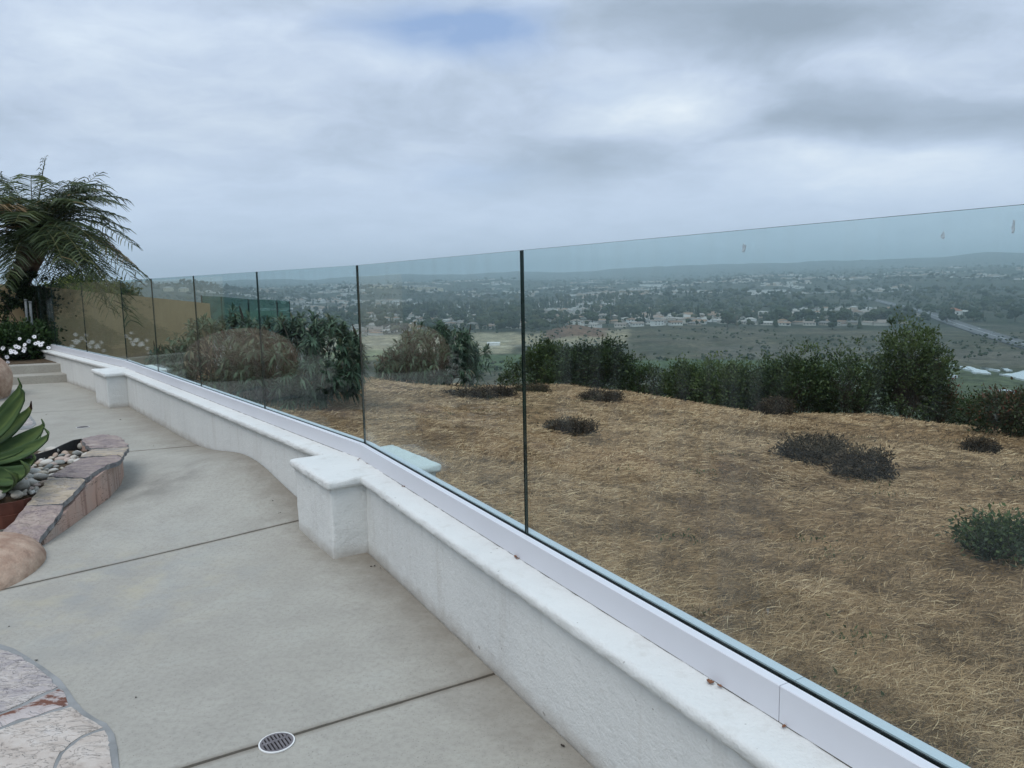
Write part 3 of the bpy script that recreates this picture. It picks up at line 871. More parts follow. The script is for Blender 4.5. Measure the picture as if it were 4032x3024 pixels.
def floor_drain(p, R, rz, label):
    t = thing('floor_drain', (p[0], p[1], p[2] + 0.001), label, 'drain', None, rz)
    ring = MB(); n = 48; V = []; Fc = []
    for (r, z) in ((R, 0.0), (R, 0.004), (R * 0.93, 0.0045), (R * 0.925, 0.0)):
        for k in range(n): V.append((r * math.cos(2 * math.pi * k / n), r * math.sin(2 * math.pi * k / n), z))
    for s in range(3):
        for k in range(n): Fc.append((s * n + k, s * n + (k + 1) % n, (s + 1) * n + (k + 1) % n, (s + 1) * n + k))
    part('rim', V, Fc, MT['white_ring'], t)
    # grate: thin plate with two rows of slots
    r2 = R * 0.925; N = 64; cs = 2 * r2 / N; pl = MB(); V = {}; vl = []; fl = []
    def vid(i, j):
        if (i, j) not in V:
            V[(i, j)] = len(vl); x = -r2 + i * cs; y = -r2 + j * cs; rr = math.hypot(x, y)
            if rr > r2: x *= r2 / rr; y *= r2 / rr
            vl.append((x, y, 0.0040))
        return V[(i, j)]
    for i in range(N):
        for j in range(N):
            x = -r2 + (i + .5) * cs; y = -r2 + (j + .5) * cs; rr = math.hypot(x, y)
            if rr > r2 + cs * .2: continue
            u = x / r2; v = y / r2
            colm = (u + 0.87) / 0.2175; slot = 0 <= colm < 8 and 0.30 < (colm % 1) < 0.72
            hh = math.sqrt(max(0, 0.80 - u * u))
            row = (-hh * 0.92 < v < 0.12) or (0.30 < v < hh * 0.98)
            if slot and row: continue
            fl.append((vid(i, j), vid(i + 1, j), vid(i + 1, j + 1), vid(i, j + 1)))
    bm = bmesh.new(); bv = [bm.verts.new(v) for v in vl]
    for f in fl: bm.faces.new([bv[i] for i in f])
    ext = bmesh.ops.extrude_face_region(bm, geom=bm.faces[:])
    for v in ext['geom']:
        if isinstance(v, bmesh.types.BMVert): v.co.z -= 0.0032
    bmesh.ops.recalc_face_normals(bm, faces=bm.faces)
    me = bpy.data.meshes.new('grate'); bm.to_mesh(me); bm.free(); me.materials.append(MT['grate'])
    put(bpy.data.objects.new('grate', me), t)
    s = MB(); s.prism([(r2 * math.cos(2 * math.pi * k / 32), r2 * math.sin(2 * math.pi * k / 32)) for k in range(32)], -0.003, 0.0006)
    s.build('sump', MT['black'], t)
    return t


pd = onp(1090, 2927)
jdir = jb[1] - jb[0]
floor_drain((pd[0], pd[1], float(patio_z(pd[0], pd[1]))), 0.058, math.atan2(jdir[1], jdir[0]) + math.pi + 0.1, 'round slotted grey drain with white rim set in a concrete joint')
pd2 = onp(326, 1683)
floor_drain((pd2[0], pd2[1], float(patio_z(pd2[0], pd2[1]))), 0.066, 0.6, 'round dark drain beyond the stone planter in the patio')

# ------------------------------------------------------------------ flagstone paving, bottom left, and its twin beyond the agave
def outline_noise(pts, n_per=6, amp=0.006, closed=True):
    pts = [np.asarray(p, float)[:2] for p in pts]; out = []
    m = len(pts)
    for i in range(m if closed else m - 1):
        a = pts[i]; b = pts[(i + 1) % m]; t = b - a; L = np.linalg.norm(t) + 1e-9; nn = np.array([t[1], -t[0]]) / L
        k = max(2, int(L / 0.035))
        for s in range(k): out.append(a + t * (s / k) + nn * random.gauss(0, amp) * (0 if s == 0 else 1))
    return out


def ccw(poly):
    a = 0
    for i in range(len(poly)): x0, y0 = poly[i][:2]; x1, y1 = poly[(i + 1) % len(poly)][:2]; a += x0 * y1 - x1 * y0
    return poly if a > 0 else poly[::-1]


def stone_slab(poly, z0, z1, mats, name, parent, rough=0.004, edge=0.006, tilt=None, cell=0.03):
    """stone with an uneven cleft top: outline polygon, gridded inside; tilt: function xy -> top z"""
    poly = ccw([np.asarray(p)[:2] for p in poly])
    bm = bmesh.new()
    f = bm.faces.new([bm.verts.new((p[0], p[1], 0)) for p in poly])
    xs = [p[0] for p in poly]; ys = [p[1] for p in poly]
    for ax, a, b in ((0, min(xs), max(xs)), (1, min(ys), max(ys))):
        n = int((b - a) / cell)
        for k in range(1, n):
            no = [0, 0, 0]; no[ax] = 1; co = [0, 0, 0]; co[ax] = a + (b - a) * k / n
            bmesh.ops.bisect_plane(bm, geom=bm.verts[:] + bm.edges[:] + bm.faces[:], plane_co=co, plane_no=no)
    ff = lambda x, y: tilt(x, y) if tilt else z1
    ox, oy = random.random() * 50, random.random() * 50
    for v in bm.verts:
        x, y = v.co.x, v.co.y
        st = np.floor(fbm(np.array([x * 3.2 + ox]), np.array([y * 5.5 + oy]), 3)[0] * 7) / 7
        v.co.z = ff(x, y) + rough * (st - 0.5) * 3 + rough * 0.4 * (random.random() - .5) - (edge if v.is_boundary else 0)
    ext = bmesh.ops.extrude_edge_only(bm, edges=[e for e in bm.edges if e.is_boundary])
    side = [e for e in ext['geom'] if isinstance(e, bmesh.types.BMFace)]
    for v in ext['geom']:
        if isinstance(v, bmesh.types.BMVert): v.co.z = (v.co.z - (z1 - z0)) if tilt else z0
    if len(mats) > 1:
        for f_ in side: f_.material_index = 1
    bmesh.ops.recalc_face_normals(bm, faces=bm.faces)
    me = bpy.data.meshes.new(name); bm.to_mesh(me); bm.free()
    for m in mats: me.materials.append(m)
    o = bpy.data.objects.new(name, me); put(o, parent)
    return o


q3 = lambda x, y: onz(x / 1.7015, 2200 + y / 1.7015, 0.0)[:2]
flag = bpy.data.objects.new('flagstone_paving', None); put(flag, None, kind='structure')
outer = [q3(*p) for p in [(-330, 500), (-150, 545), (0, 578), (90, 605), (190, 665), (290, 730), (400, 810), (455, 880), (500, 950), (560, 1020), (640, 1075), (715, 1110), (765, 1180), (785, 1270), (800, 1420), (812, 1700), (830, 2300)]]
bedpoly = outer + [np.array([-1.9, 0.6]), np.array([-4.4, 0.6]), np.array([-4.4, 3.4])]
mb = MB(); mb.prism(ccw(bedpoly), -0.02, 0.0045); mb.build('mortar', MT['mortar'], flag)
stones = [
    ([(-330, 555), (-120, 590), (20, 620), (120, 655), (245, 735), (345, 815), (390, 868), (300, 905), (180, 965), (60, 1020), (-120, 1085), (-330, 1140)], 'flag_c'),
    ([(395, 880), (430, 905), (460, 990), (330, 1030), (200, 1075), (90, 1100), (0, 1140), (-200, 1190), (-260, 1150), (-60, 1080), (60, 1040), (190, 985), (310, 920)], 'flag_e'),
    ([(475, 1002), (520, 1030), (560, 1065), (640, 1105), (690, 1140), (600, 1175), (520, 1215), (450, 1270), (400, 1310), (360, 1400), (330, 1520), (-200, 1560), (-420, 1330), (-200, 1215), (0, 1155), (210, 1085), (340, 1042)], 'flag_d'),
    ([(700, 1160), (722, 1195), (735, 1290), (755, 1420), (770, 1700), (430, 1760), (345, 1560), (380, 1410), (420, 1325), (470, 1275), (540, 1220), (620, 1182)], 'flag_d'),
    ([(-340, 1160), (-220, 1205), (-430, 1320), (-700, 1340), (-700, 1100)], 'flag_a'),
]
for pts, mk in stones:
    stone_slab(outline_noise([q3(*p) for p in pts], amp=0.003), 0.0, 0.0095, [MT[mk]], 'flagstone', flag, 0.0022, 0.003, None, 0.025)
flag2 = bpy.data.objects.new('flagstone_paving', None); put(flag2, None, kind='structure')
z5 = lambda x, y: onz(x / 2.765, 1400 + y / 2.765, 0.0)[:2]
mb = MB(); mb.prism(ccw([z5(*p) for p in [(-300, 640), (270, 630), (340, 665), (385, 720), (395, 750), (330, 800), (-300, 850)]]), -0.02, 0.0045); mb.build('mortar', MT['mortar'], flag2)
stone_slab(outline_noise([z5(*p) for p in [(-280, 660), (265, 650), (320, 685), (355, 725), (350, 760), (60, 790), (-280, 800)]], amp=0.003), 0.0, 0.009, [MT['flag_c']], 'flagstone', flag2, 0.002, 0.003, None, 0.05)

# ------------------------------------------------------------------ stone planter
z3 = lambda x, y: (x / 3.687, 1600 + y / 3.687)
z4 = lambda x, y: (x / 3.687, 1950 + y / 3.687)
planter = thing('stone_planter', (-2.9, 5.2, 0), 'low pink stucco planter with split flagstone coping', 'planter')


def plane_fit(P):
    P = np.array(P); A = np.c_[P[:, 0], P[:, 1], np.ones(len(P))]
    k, *_ = np.linalg.lstsq(A, P[:, 2], rcond=None)
    return lambda x, y: k[0] * x + k[1] * y + k[2]


cop = [
    ([z3(1185, 462), z3(1330, 425), z3(1480, 400), z3(1650, 410), z3(1765, 440), z3(1830, 520), z3(1862, 572), z3(1600, 592), z3(1330, 604), z3(1250, 540)], [.28] * 10, 'flag_a'),
    ([z3(1330, 612), z3(1600, 600), z3(1860, 582), z3(1815, 650), z3(1770, 720), z3(1690, 692), z3(1400, 715), z3(1165, 728), z3(1260, 665)], [.28] * 9, 'flag_b'),
    ([z3(1160, 738), z3(1400, 722), z3(1690, 700), z3(1765, 728), z3(1690, 790), z3(1560, 835), z3(1400, 925), z3(1240, 1030), z3(960, 1016), z3(700, 1008), z3(930, 870)], [.28, .28, .28, .28, .275, .27, .26, .25, .25, .25, .265], 'flag_a'),
    ([z3(695, 1022), z3(960, 1030), z3(1235, 1048), z3(1110, 1190), z3(1000, 1310), z3(905, 1412), z3(640, 1418), z3(372, 1428), z3(540, 1220)], [.25, .25, .25, .22, .195, .17, .17, .17, .21], 'flag_b'),
    ([z4(368, 138), z4(640, 142), z4(915, 150), z4(800, 310), z4(660, 500), z4(560, 668), z4(300, 620), z4(20, 572), z4(200, 350)], [.17, .17, .17, .135, .09, .05, .055, .06, .12], 'flag_a'),
]
for pts, zs, mk in cop:
    P3 = [onz(p[0], p[1], z) for p, z in zip(pts, zs)]
    tl = plane_fit([(p[0], p[1], p[2]) for p in P3])
    o = stone_slab(outline_noise([p[:2] for p in P3], amp=0.006), 0.0, 0.034, [MT[mk], MT['slate_edge']], 'coping_stone', None, 0.003, 0.005, tl, 0.03)
    child(o, planter)
# pink wall under the coping
outl = [(-3.45, 6.33), (-3.27, 6.22), (-3.10, 5.98), (-2.965, 5.66), (-2.885, 5.33), (-2.865, 5.06), (-2.83, 4.74), (-2.80, 4.42)]
topz = [.25, .25, .25, .25, .235, .205, .125, .03]
inn = [(p[0] - 0.16, p[1] - 0.02) for p in outl]
V = []; Fc = []
for (p, q_, z) in zip(outl, inn, topz): V += [(p[0], p[1], -.06), (p[0], p[1], z), (q_[0], q_[1], z), (q_[0], q_[1], -.06)]
for i in range(len(outl) - 1):
    for k in range(4): Fc.append((i * 4 + k, i * 4 + (k + 1) % 4, i * 4 + 4 + (k + 1) % 4, i * 4 + 4 + k))
Fc += [(0, 1, 2, 3), tuple(range(len(V) - 4, len(V)))[::-1]]


def mat_pink():
    m, t, bs, oc, _ = new_mat('stained_pink_stucco')
    c = t.mix(t.ramp(t.noise(oc, 3.2, 5, 0.6), [(0.35, 0.0), (0.65, 1.0)]), (0.47, 0.305, 0.24), (0.41, 0.325, 0.28))
    run = t.noise(t.vmath('MULTIPLY', oc, (16, 16, 1.6)), 1.0, 4, 0.6)
    c = t.mix(t.ramp(run, [(0.52, 0.0), (0.64, 0.75)]), c, (0.235, 0.135, 0.105))
    ck = t.node('ShaderNodeTexVoronoi', feature='DISTANCE_TO_EDGE'); t.l.new(t.vmath('MULTIPLY', t.vmath('ADD', oc, t.node('ShaderNodeTexNoise', i_Scale=6.0).outputs['Color']), (2.6, 2.6, 0.9)), ck.inputs['Vector']); ck.inputs['Scale'].default_value = 1.0
    crack = t.ramp(ck.outputs['Distance'], [(0.004, 1.0), (0.012, 0.0)])
    c = t.mix(t.math('MULTIPLY', crack, 0.85), c, (0.07, 0.05, 0.04))
    t.l.new(c, bs.inputs['Base Color']); bs.inputs['Roughness'].default_value = 0.85
    bump(t, bs, t.noise(oc, 55, 4, 0.6), 0.35, 0.006)
    return m


o = part('stucco_wall', V, Fc, mat_pink()); child(o, planter)
bm = bmesh.new(); bm.from_mesh(o.data); bmesh.ops.recalc_face_normals(bm, faces=bm.faces); bm.to_mesh(o.data); bm.free()


def strip(pts, h, th, name, mat, parent):
    """thin upright sheet following xyz points (top edge), height h"""
    pts = [np.asarray(p, float) for p in pts]; V = []; Fc = []
    for i, p in enumerate(pts):
        d = pts[min(i + 1, len(pts) - 1)] - pts[max(i - 1, 0)]; n = np.array([d[1], -d[0], 0]); n /= np.linalg.norm(n) + 1e-9
        for s, z in ((1, 0), (-1, 0), (-1, -h), (1, -h)): V.append(p + n * s * th / 2 + np.array([0, 0, z]))
    for i in range(len(pts) - 1):
        for k in range(4): Fc.append((i * 4 + k, i * 4 + (k + 1) % 4, i * 4 + 4 + (k + 1) % 4, i * 4 + 4 + k))
    Fc += [(3, 2, 1, 0), tuple(range(len(V) - 4, len(V)))]
    o = part(name, V, Fc, mat); child(o, parent)
    bm = bmesh.new(); bm.from_mesh(o.data); bmesh.ops.recalc_face_normals(bm, faces=bm.faces); bm.to_mesh(o.data); bm.free()
    return o


e1 = [onz(*z3(*p), .235) for p in [(1320, 602), (1240, 520), (1180, 468), (1060, 490), (900, 560), (780, 620), (500, 700), (-200, 830)]]
strip(e1, 0.16, 0.008, 'steel_edging', MT['dark_steel'], planter)
e2 = [onz(*z3(*p), .185) for p in [(455, 1318), (330, 1358), (180, 1390), (0, 1418), (-250, 1440), (-600, 1430)]]
strip(e2, 0.085, 0.012, 'rusty_edging', MT['rust'], planter)['label'] = 'dark rusty steel band holding the pebbles'
e2b = [p + np.array([0.012, -0.012, -0.078]) for p in e2]
strip(e2b, 0.08, 0.012, 'rusty_edging', MT['rust'], planter)
# soil bed inside
bed = MB()
bed.prism(ccw([(p[0], p[1]) for p in [(-3.46, 6.25), (-3.22, 5.85), (-3.08, 5.55), (-3.02, 5.05), (-3.05, 4.93), (-3.24, 4.86), (-3.7, 4.82), (-4.6, 4.8), (-4.9, 5.4), (-4.2, 6.3)]]), -0.04, [0.178] * 10)
child(bed.build('soil', MT['soil']), planter)

# river pebbles
def pebble_mesh(seed):
    rg = np.random.default_rng(seed); bm = bmesh.new(); bmesh.ops.create_icosphere(bm, subdivisions=2, radius=1.0)
    k = rg.random(3) * 6
    for v in bm.verts:
        c = v.co; f = 1 + 0.10 * math.sin(2.1 * c.x + k[0]) + 0.08 * math.sin(2.7 * c.y + k[1]) * math.cos(1.9 * c.z + k[2])
        v.co = Vector((c.x * f, c.y * f, c.z * f))
    me = bpy.data.meshes.new('river_stone'); bm.to_mesh(me); bm.free(); me.materials.append(MT['pebble'])
    me.polygons.foreach_set('use_smooth', np.ones(len(me.polygons), bool))
    return me


PEB = [pebble_mesh(s) for s in range(6)]
rg = np.random.default_rng(3)


def inpoly(p, poly):
    c = False; n = len(poly)
    for i in range(n):
        a = poly[i]; b = poly[(i + 1) % n]
        if (a[1] > p[1]) != (b[1] > p[1]) and p[0] < (b[0] - a[0]) * (p[1] - a[1]) / (b[1] - a[1]) + a[0]: c = not c
    return c


PB = [(-3.47, 6.14), (-3.27, 5.87), (-3.15, 5.6), (-3.10, 5.05), (-3.06, 4.95), (-3.22, 4.86), (-3.9, 4.80), (-4.3, 5.0), (-4.3, 5.7), (-3.9, 6.0)]
placed = []
# a few singled-out big ones first: pixel, half sizes, label
big = [((70, 1925), (0.085, 0.060, 0.050), 'largest buff river stone lying by the rusty band of the planter'),
       ((126, 1906), (0.040, 0.036, 0.026), 'round cream river stone with a pale ring on top'),
       ((205, 1782), (0.062, 0.045, 0.038), 'long pale river stone under the agave leaf tip'),
       ((322, 1762), (0.038, 0.034, 0.030), 'rounded dark olive river stone in the corner by the steel edging'),
       ((66, 1953), (0.045, 0.030, 0.026), 'pinkish river stone above the rusty band'),
       ((242, 1812), (0.052, 0.026, 0.022), 'long white banded river stone among grey ones')]
for (px, py), sz, lb in big:
    p = onz(px, py, 0.19); o = bpy.data.objects.new('river_stone', PEB[rg.integers(6)])
    o.location = (p[0], p[1], 0.18 + sz[2] * 0.7); o.scale = sz; o.rotation_euler = (0, 0, rg.random() * 0.8 - .4)
    put(o); tag(o, lb, 'pebble', 'river stones in the planter'); placed.append((p[0], p[1], max(sz[:2])))
cnt = 0; tries = 0
while cnt < 260 and tries < 14000:
    tries += 1
    x = rg.uniform(-4.3, -3.08); y = rg.uniform(4.6, 6.15)
    if not inpoly((x, y), PB): continue
    s = float(np.clip(rg.lognormal(-3.45, 0.32), 0.018, 0.06))
    if any((x - a) ** 2 + (y - b) ** 2 < (0.66 * (s + c)) ** 2 for a, b, c in placed): continue
    placed.append((x, y, s)); cnt += 1
    o = bpy.data.objects.new('river_stone', PEB[rg.integers(6)])
    sz = (s, s * rg.uniform(0.6, 0.85), s * rg.uniform(0.42, 0.62))
    o.location = (x, y, 0.180 + sz[2] * rg.uniform(0.35, 1.0)); o.scale = sz; o.rotation_euler = (rg.normal(0, .22), rg.normal(0, .22), rg.random() * 6.28)
    put(o); tag(o, 'small smooth river pebble in the gravel bed of the stone planter', 'pebble', 'small pebbles in the planter')


def boulder(name, seed, loc, sz, rz, label, sub=4, amp=0.16):
    bm = bmesh.new(); bmesh.ops.create_icosphere(bm, subdivisions=sub, radius=1.0)
    rg_ = np.random.default_rng(seed); dirs = rg_.normal(size=(7, 3)); dirs /= np.linalg.norm(dirs, axis=1)[:, None]; ph = rg_.random(7) * 6
    for v in bm.verts:
        c = np.array(v.co); f = 1.0
        for k in range(7): f += amp / (1 + k * .6) * math.sin((1.3 + 0.8 * k) * float(c @ dirs[k]) + ph[k]) * .6
        f += 0.02 * (fbm(np.array([c[0] * 6 + c[2] * 3]), np.array([c[1] * 6]), 3)[0] - .5)
        v.co = Vector((c[0] * f * sz[0], c[1] * f * sz[1], c[2] * f * sz[2]))
    me = bpy.data.meshes.new(name); bm.to_mesh(me); bm.free(); me.materials.append(MT['sandstone'])
    me.polygons.foreach_set('use_smooth', np.ones(len(me.polygons), bool))
    o = bpy.data.objects.new(name, me); o.location = loc; o.rotation_euler = (0, 0, rz); put(o); tag(o, label, 'boulder')
    return o


boulder('boulder', 4, (-2.93, 3.98, 0.0), (0.38, 0.46, 0.17), 0.2, 'smooth tan boulder sunk in concrete at the low end of the planter', 4, 0.10)
boulder('boulder', 9, (-8.02, 10.55, 0.22), (1.0, 1.0, 0.60), 0.7, 'tall pinkish boulder standing behind the agave', 5, 0.12)

# ------------------------------------------------------------------ agave
def agave_leaf(base, tip, width, sag, seed, brown=False, face=0.0):
    rg_ = np.random.default_rng(seed); base = np.array(base, float); tip = np.array(tip, float)
    L = np.linalg.norm(tip - base); ax = (tip - base) / L
    side = np.cross(ax, [0, 0, 1.0]); side /= np.linalg.norm(side) + 1e-9; nrm = np.cross(side, ax)
    tow = unit(EYE - base); tow = tow - ax * (tow @ ax); nr2 = unit(nrm * (1 - face) + unit(tow) * face); side = np.cross(ax, nr2); nrm = nr2
    N = 15; W_ = 9; V = []; Tn = []
    for i in range(N):
        u = i / (N - 1)
        c = base + ax * L * u + nrm * (sag * L * (math.sin(u * math.pi) * -1.0 + 0.0)) + nrm * L * 0.055 * max(0, (u - 0.86) / 0.14) ** 2 * 1.6
        prof = min(1.0, 0.52 + 0.9 * u) * (1 - max(0, (u - 0.52) / 0.48) ** 1.7) if u < 0.86 else None
        w86 = (1 - ((0.86 - 0.52) / 0.48) ** 1.7)
        if prof is None: prof = w86 * (1 - (u - 0.86) / 0.14) ** 0.9 * 0.95 + 0.01
        w = width * prof
        for k in range(W_):
            s = k / (W_ - 1) * 2 - 1
            dip = (abs(s) ** 1.8) * w * 0.55 * (1 - 0.5 * u)
            V.append(c + side * s * w + nrm * dip)
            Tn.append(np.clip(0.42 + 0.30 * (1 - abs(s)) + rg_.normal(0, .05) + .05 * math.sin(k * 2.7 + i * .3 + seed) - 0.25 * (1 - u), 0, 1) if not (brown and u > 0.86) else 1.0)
    Fc = [(i * W_ + k, i * W_ + k + 1, (i + 1) * W_ + k + 1, (i + 1) * W_ + k) for i in range(N - 1) for k in range(W_ - 1)]
    return V, Fc, Tn


MT['agave'] = mat_leaf('agave_leaf', [(0.0, (0.030, 0.055, 0.026)), (0.4, (0.062, 0.110, 0.042)), (0.72, (0.145, 0.205, 0.066)), (0.9, (0.24, 0.28, 0.10)), (0.96, (0.12, 0.05, 0.03)), (1.0, (0.05, 0.025, 0.018))], 0.55, 0.10, 0.3)
AGB = np.array([-3.75, 5.02, 0.22])
agave = thing('agave_plant', AGB, 'large green agave with broad pointed leaves growing in the planter', 'plant')
leaves = []
for i, (px, py, Y, w, sag) in enumerate((a_[0], a_[1], a_[2], a_[3] * .84, a_[4]) for a_ in [(105, 1490, 5.00, .062, .08), (115, 1518, 4.85, .075, .10), (145, 1587, 5.15, .070, .10), (200, 1659, 4.90, .082, .12), (218, 1695, 4.75, .060, .13), (159, 1801, 4.85, .070, .16), (123, 1834, 4.62, .090, .18), (60, 1862, 4.60, .07, .2)]):
    tp = atY(px, py, Y); leaves.append((tp, w, sag, i == 2))
rg = np.random.default_rng(21)
for k in range(16):
    a = rg.uniform(0.35, 5.3) + 0.6; el = rg.uniform(0.1, 1.35); L = rg.uniform(.52, .66)
    leaves.append((AGB + L * np.array([math.cos(a) * math.cos(el), math.sin(a) * math.cos(el), math.sin(el)]), rg.uniform(.065, .085), rg.uniform(.05, .13), False))
for i, (tp, w, sag, br) in enumerate(leaves):
    dv = tp - AGB; b = AGB + dv * 0.06 + np.array([0, 0, (0.10 if dv[2] > .2 else 0.02)])
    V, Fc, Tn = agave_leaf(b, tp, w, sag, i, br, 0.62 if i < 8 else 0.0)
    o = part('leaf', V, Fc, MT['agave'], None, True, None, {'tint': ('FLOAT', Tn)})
    md = o.modifiers.new('thick', 'SOLIDIFY'); md.thickness = 0.007; md.offset = 0
    child(o, agave)
    if br: o['label'] = 'leaf with a dry brown tip'

# ------------------------------------------------------------------ foliage helpers


def leaf_arr(P, D, L, Wd, tint, rng, curl=0.0):
    """diamond leaves with a fold: base P, direction D; returns V, quads, tint per vertex"""
    N = len(P); D = unit(D)
    r = unit(np.cross(D, rng.normal(size=(N, 3)))); n = np.cross(D, r)
    L = np.broadcast_to(L, (N,))[:, None]; Wd = np.broadcast_to(Wd, (N,))[:, None]
    mid = P + D * L * 0.5 + n * L * 0.06
    V = np.stack([P, mid + r * Wd * 0.5 + n * Wd * 0.18, P + D * L - n * L * curl, mid - r * Wd * 0.5 + n * Wd * 0.18], 1).reshape(-1, 3)
    Q = np.arange(4 * N).reshape(N, 4)
    return V, Q, np.repeat(tint, 4)


def tubes_np(A, B, ra, rb, n=4):
    """many straight tapered sticks"""
    A = np.asarray(A, float); B = np.asarray(B, float); N = len(A)
    d = unit(B - A); ref = np.tile([0.31, 0.17, 0.93], (N, 1)); a = unit(np.cross(d, ref)); b = np.cross(d, a)
    th = np.arange(n) * 2 * math.pi / n
    ra = np.broadcast_to(ra, (N,)); rb = np.broadcast_to(rb, (N,))
    ring = a[:, None] * np.cos(th)[None, :, None] + b[:, None] * np.sin(th)[None, :, None]
    V = np.concatenate([A[:, None] + ring * ra[:, None, None], B[:, None] + ring * rb[:, None, None]], 1).reshape(-1, 3)
    k = np.arange(n); k2 = (k + 1) % n
    Q = (np.arange(N)[:, None, None] * 2 * n + np.stack([k, k2, k2 + n, k + n], 1)[None]).reshape(-1, 4)
    return V, Q


def curve_sticks(base, tips, rng, r0, r1, segs=4, bend=0.25):
    """bent stems from base points to tips as straight pieces"""
    base = np.asarray(base, float); tips = np.asarray(tips, float); N = len(tips)
    span = np.linalg.norm(tips - base, axis=1)[:, None]
    ctrl = base * 0.5 + tips * 0.5 + rng.normal(0, bend, (N, 3)) * span + np.array([0, 0, 1.0]) * span * 0.12
    A, B, RA, RB = [], [], [], []
    prev = base
    for s in range(1, segs + 1):
        t = s / segs; cur = (1 - t) ** 2 * base + 2 * t * (1 - t) * ctrl + t * t * tips
        A.append(prev); B.append(cur); RA.append(np.full(N, r0 + (r1 - r0) * (s - 1) / segs)); RB.append(np.full(N, r0 + (r1 - r0) * t)); prev = cur
    return tubes_np(np.concatenate(A), np.concatenate(B), np.concatenate(RA), np.concatenate(RB))


def crown_points(n, rx, ry, h, rng, base=0.12, shell=0.55, lump=0.3):
    """points through an uneven dome standing on z=0"""
    th = rng.random(n) * 2 * math.pi; u = rng.random(n)
    ph = np.arccos(np.clip(1 - u * 1.9, -1, 1))
    rad = shell + (1 - shell) * rng.random(n) ** 0.6
    lp = 1 + lump * (fbm(th * 1.3 + rng.random() * 30, ph * 1.8 + rng.random() * 30, 3) - 0.5) * 2
    rad = rad * lp
    z = h * (base + (1 - base) * 0.48) + np.cos(ph) * rad * h * (1 - base) * 0.50
    sn = np.where(ph > 1.57, np.maximum(np.sin(ph), 0.80), np.sin(ph))
    return np.stack([np.cos(th) * sn * rad * rx, np.sin(th) * sn * rad * ry, np.maximum(z, 0.03)], 1)


def shrub(name, loc, rx, ry, h, label, category, mat, seed, ntips=170, nleaf=70, leaf=0.05, clump=0.16, stems=26, group=None, upright=0.0, base=0.10, tint_top=0.35, lump=0.45, rz=0.0, bark='bark', parts=('stems', 'foliage'), stemr=0.016, tb=0.35):
    rng = np.random.default_rng(seed)
    t = thing(name, loc, label, category, group, rz)
    nleaf = int(nleaf * .62); C = crown_points(ntips, rx, ry, h, rng, base, lump=lump)
    if upright: C[:, 2] += rng.random(ntips) ** 3 * upright
    nb = min(stems, ntips)
    b0 = np.stack([rng.normal(0, rx * 0.13, nb), rng.normal(0, ry * 0.13, nb), np.full(nb, -0.05)], 1)
    Vs, Qs = curve_sticks(b0, C[:nb], rng, stemr, stemr * 0.3, 4, 0.14)
    par = rng.integers(0, nb, ntips - nb); 
    k = rng.random(ntips - nb)[:, None] * 0.4 + 0.3
    st = b0[par] * (1 - k) + C[par] * k
    V2, Q2 = curve_sticks(st, C[nb:], rng, stemr * 0.5, stemr * 0.16, 3, 0.12) if ntips > nb else (np.zeros((0, 3)), np.zeros((0, 4), int))
    part(parts[0], np.vstack([Vs, V2]), np.vstack([Qs, Q2 + len(Vs)]), MT[bark], t)
    tw = C[rng.integers(0, ntips, 40)]; V3, Q3 = curve_sticks(tw, tw + unit(tw - np.array([0, 0, h * .3])) * rng.uniform(.08, .26, 40)[:, None] * min(1, h), rng, stemr * .25, stemr * .1, 2, .08)
    part('bare_twigs', V3, Q3, MT['twig'], t)
    P = np.repeat(C, nleaf, 0) + rng.normal(0, 1, (ntips * nleaf, 3)) * np.repeat(clump * rng.uniform(.55, 1.25, ntips), nleaf)[:, None] * np.array([1, 1, 0.8])
    leaf = leaf * 1.45; nleaf_ = nleaf; cl = np.repeat(rng.normal(0, 0.24, ntips), nleaf)
    out = unit(P - np.array([0, 0, h * 0.35])) + rng.normal(0, 0.8, P.shape) + np.array([0, 0, 0.25])
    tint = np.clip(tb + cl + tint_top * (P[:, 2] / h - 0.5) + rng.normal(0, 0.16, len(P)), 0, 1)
    P[:, 2] = np.maximum(P[:, 2], 0.01)
    V, Q, tn = leaf_arr(P, out, leaf * rng.uniform(0.45, 1.35, len(P)), leaf * 0.5 * rng.uniform(0.6, 1.3, len(P)), tint, rng)
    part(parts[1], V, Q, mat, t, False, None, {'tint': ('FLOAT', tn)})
    return t


# ------------------------------------------------------------------ steps and flower bed at the far end
wl = offset_path(BENDS, SG * 0.135)
wdir = (wl[0] - wl[1]) / np.linalg.norm(wl[0] - wl[1])
s1 = onz(259, 1505, 0.0)[:2]; s1 = wl[1] + wdir * ((s1 - wl[1]) @ wdir)
sd = onz(40, 1517, 0.0)[:2] - s1; sd /= np.linalg.norm(sd); bk = np.array([-sd[1], sd[0]])
if bk[1] < 0: bk = -bk
steps = thing('garden_steps', (s1[0], s1[1], 0), 'two grey concrete steps rising to the flower bed', 'steps')
edge_r = lambda p: p + wdir * 0  # steps butt against the wall
for k, (off, z1) in enumerate(((0.0, 0.137), (0.36, 0.280))):
    a = s1 + bk * off; hitw = wl[1] + wdir * (((a - wl[1]) @ bk) / (wdir @ bk)) if False else a
    # right end follows the wall face
    tpar = np.linalg.solve(np.array([sd, -wdir]).T, wl[1] - a); r_ = a + sd * tpar[0]
    b_ = a + bk * 0.42; tpar2 = np.linalg.solve(np.array([sd, -wdir]).T, wl[1] - b_); rb_ = b_ + sd * tpar2[0]
    mbx = MB(); mbx.prism(ccw([r_ - sd * .01, r_ + sd * 3.4, b_ + sd * 3.4, rb_ - sd * .01]), -0.08 if k == 0 else 0.0, z1)
    o = mbx.build('step', MT['concrete']); child(o, steps)
    md = o.modifiers.new('ease', 'BEVEL'); md.width = 0.012; md.segments = 3
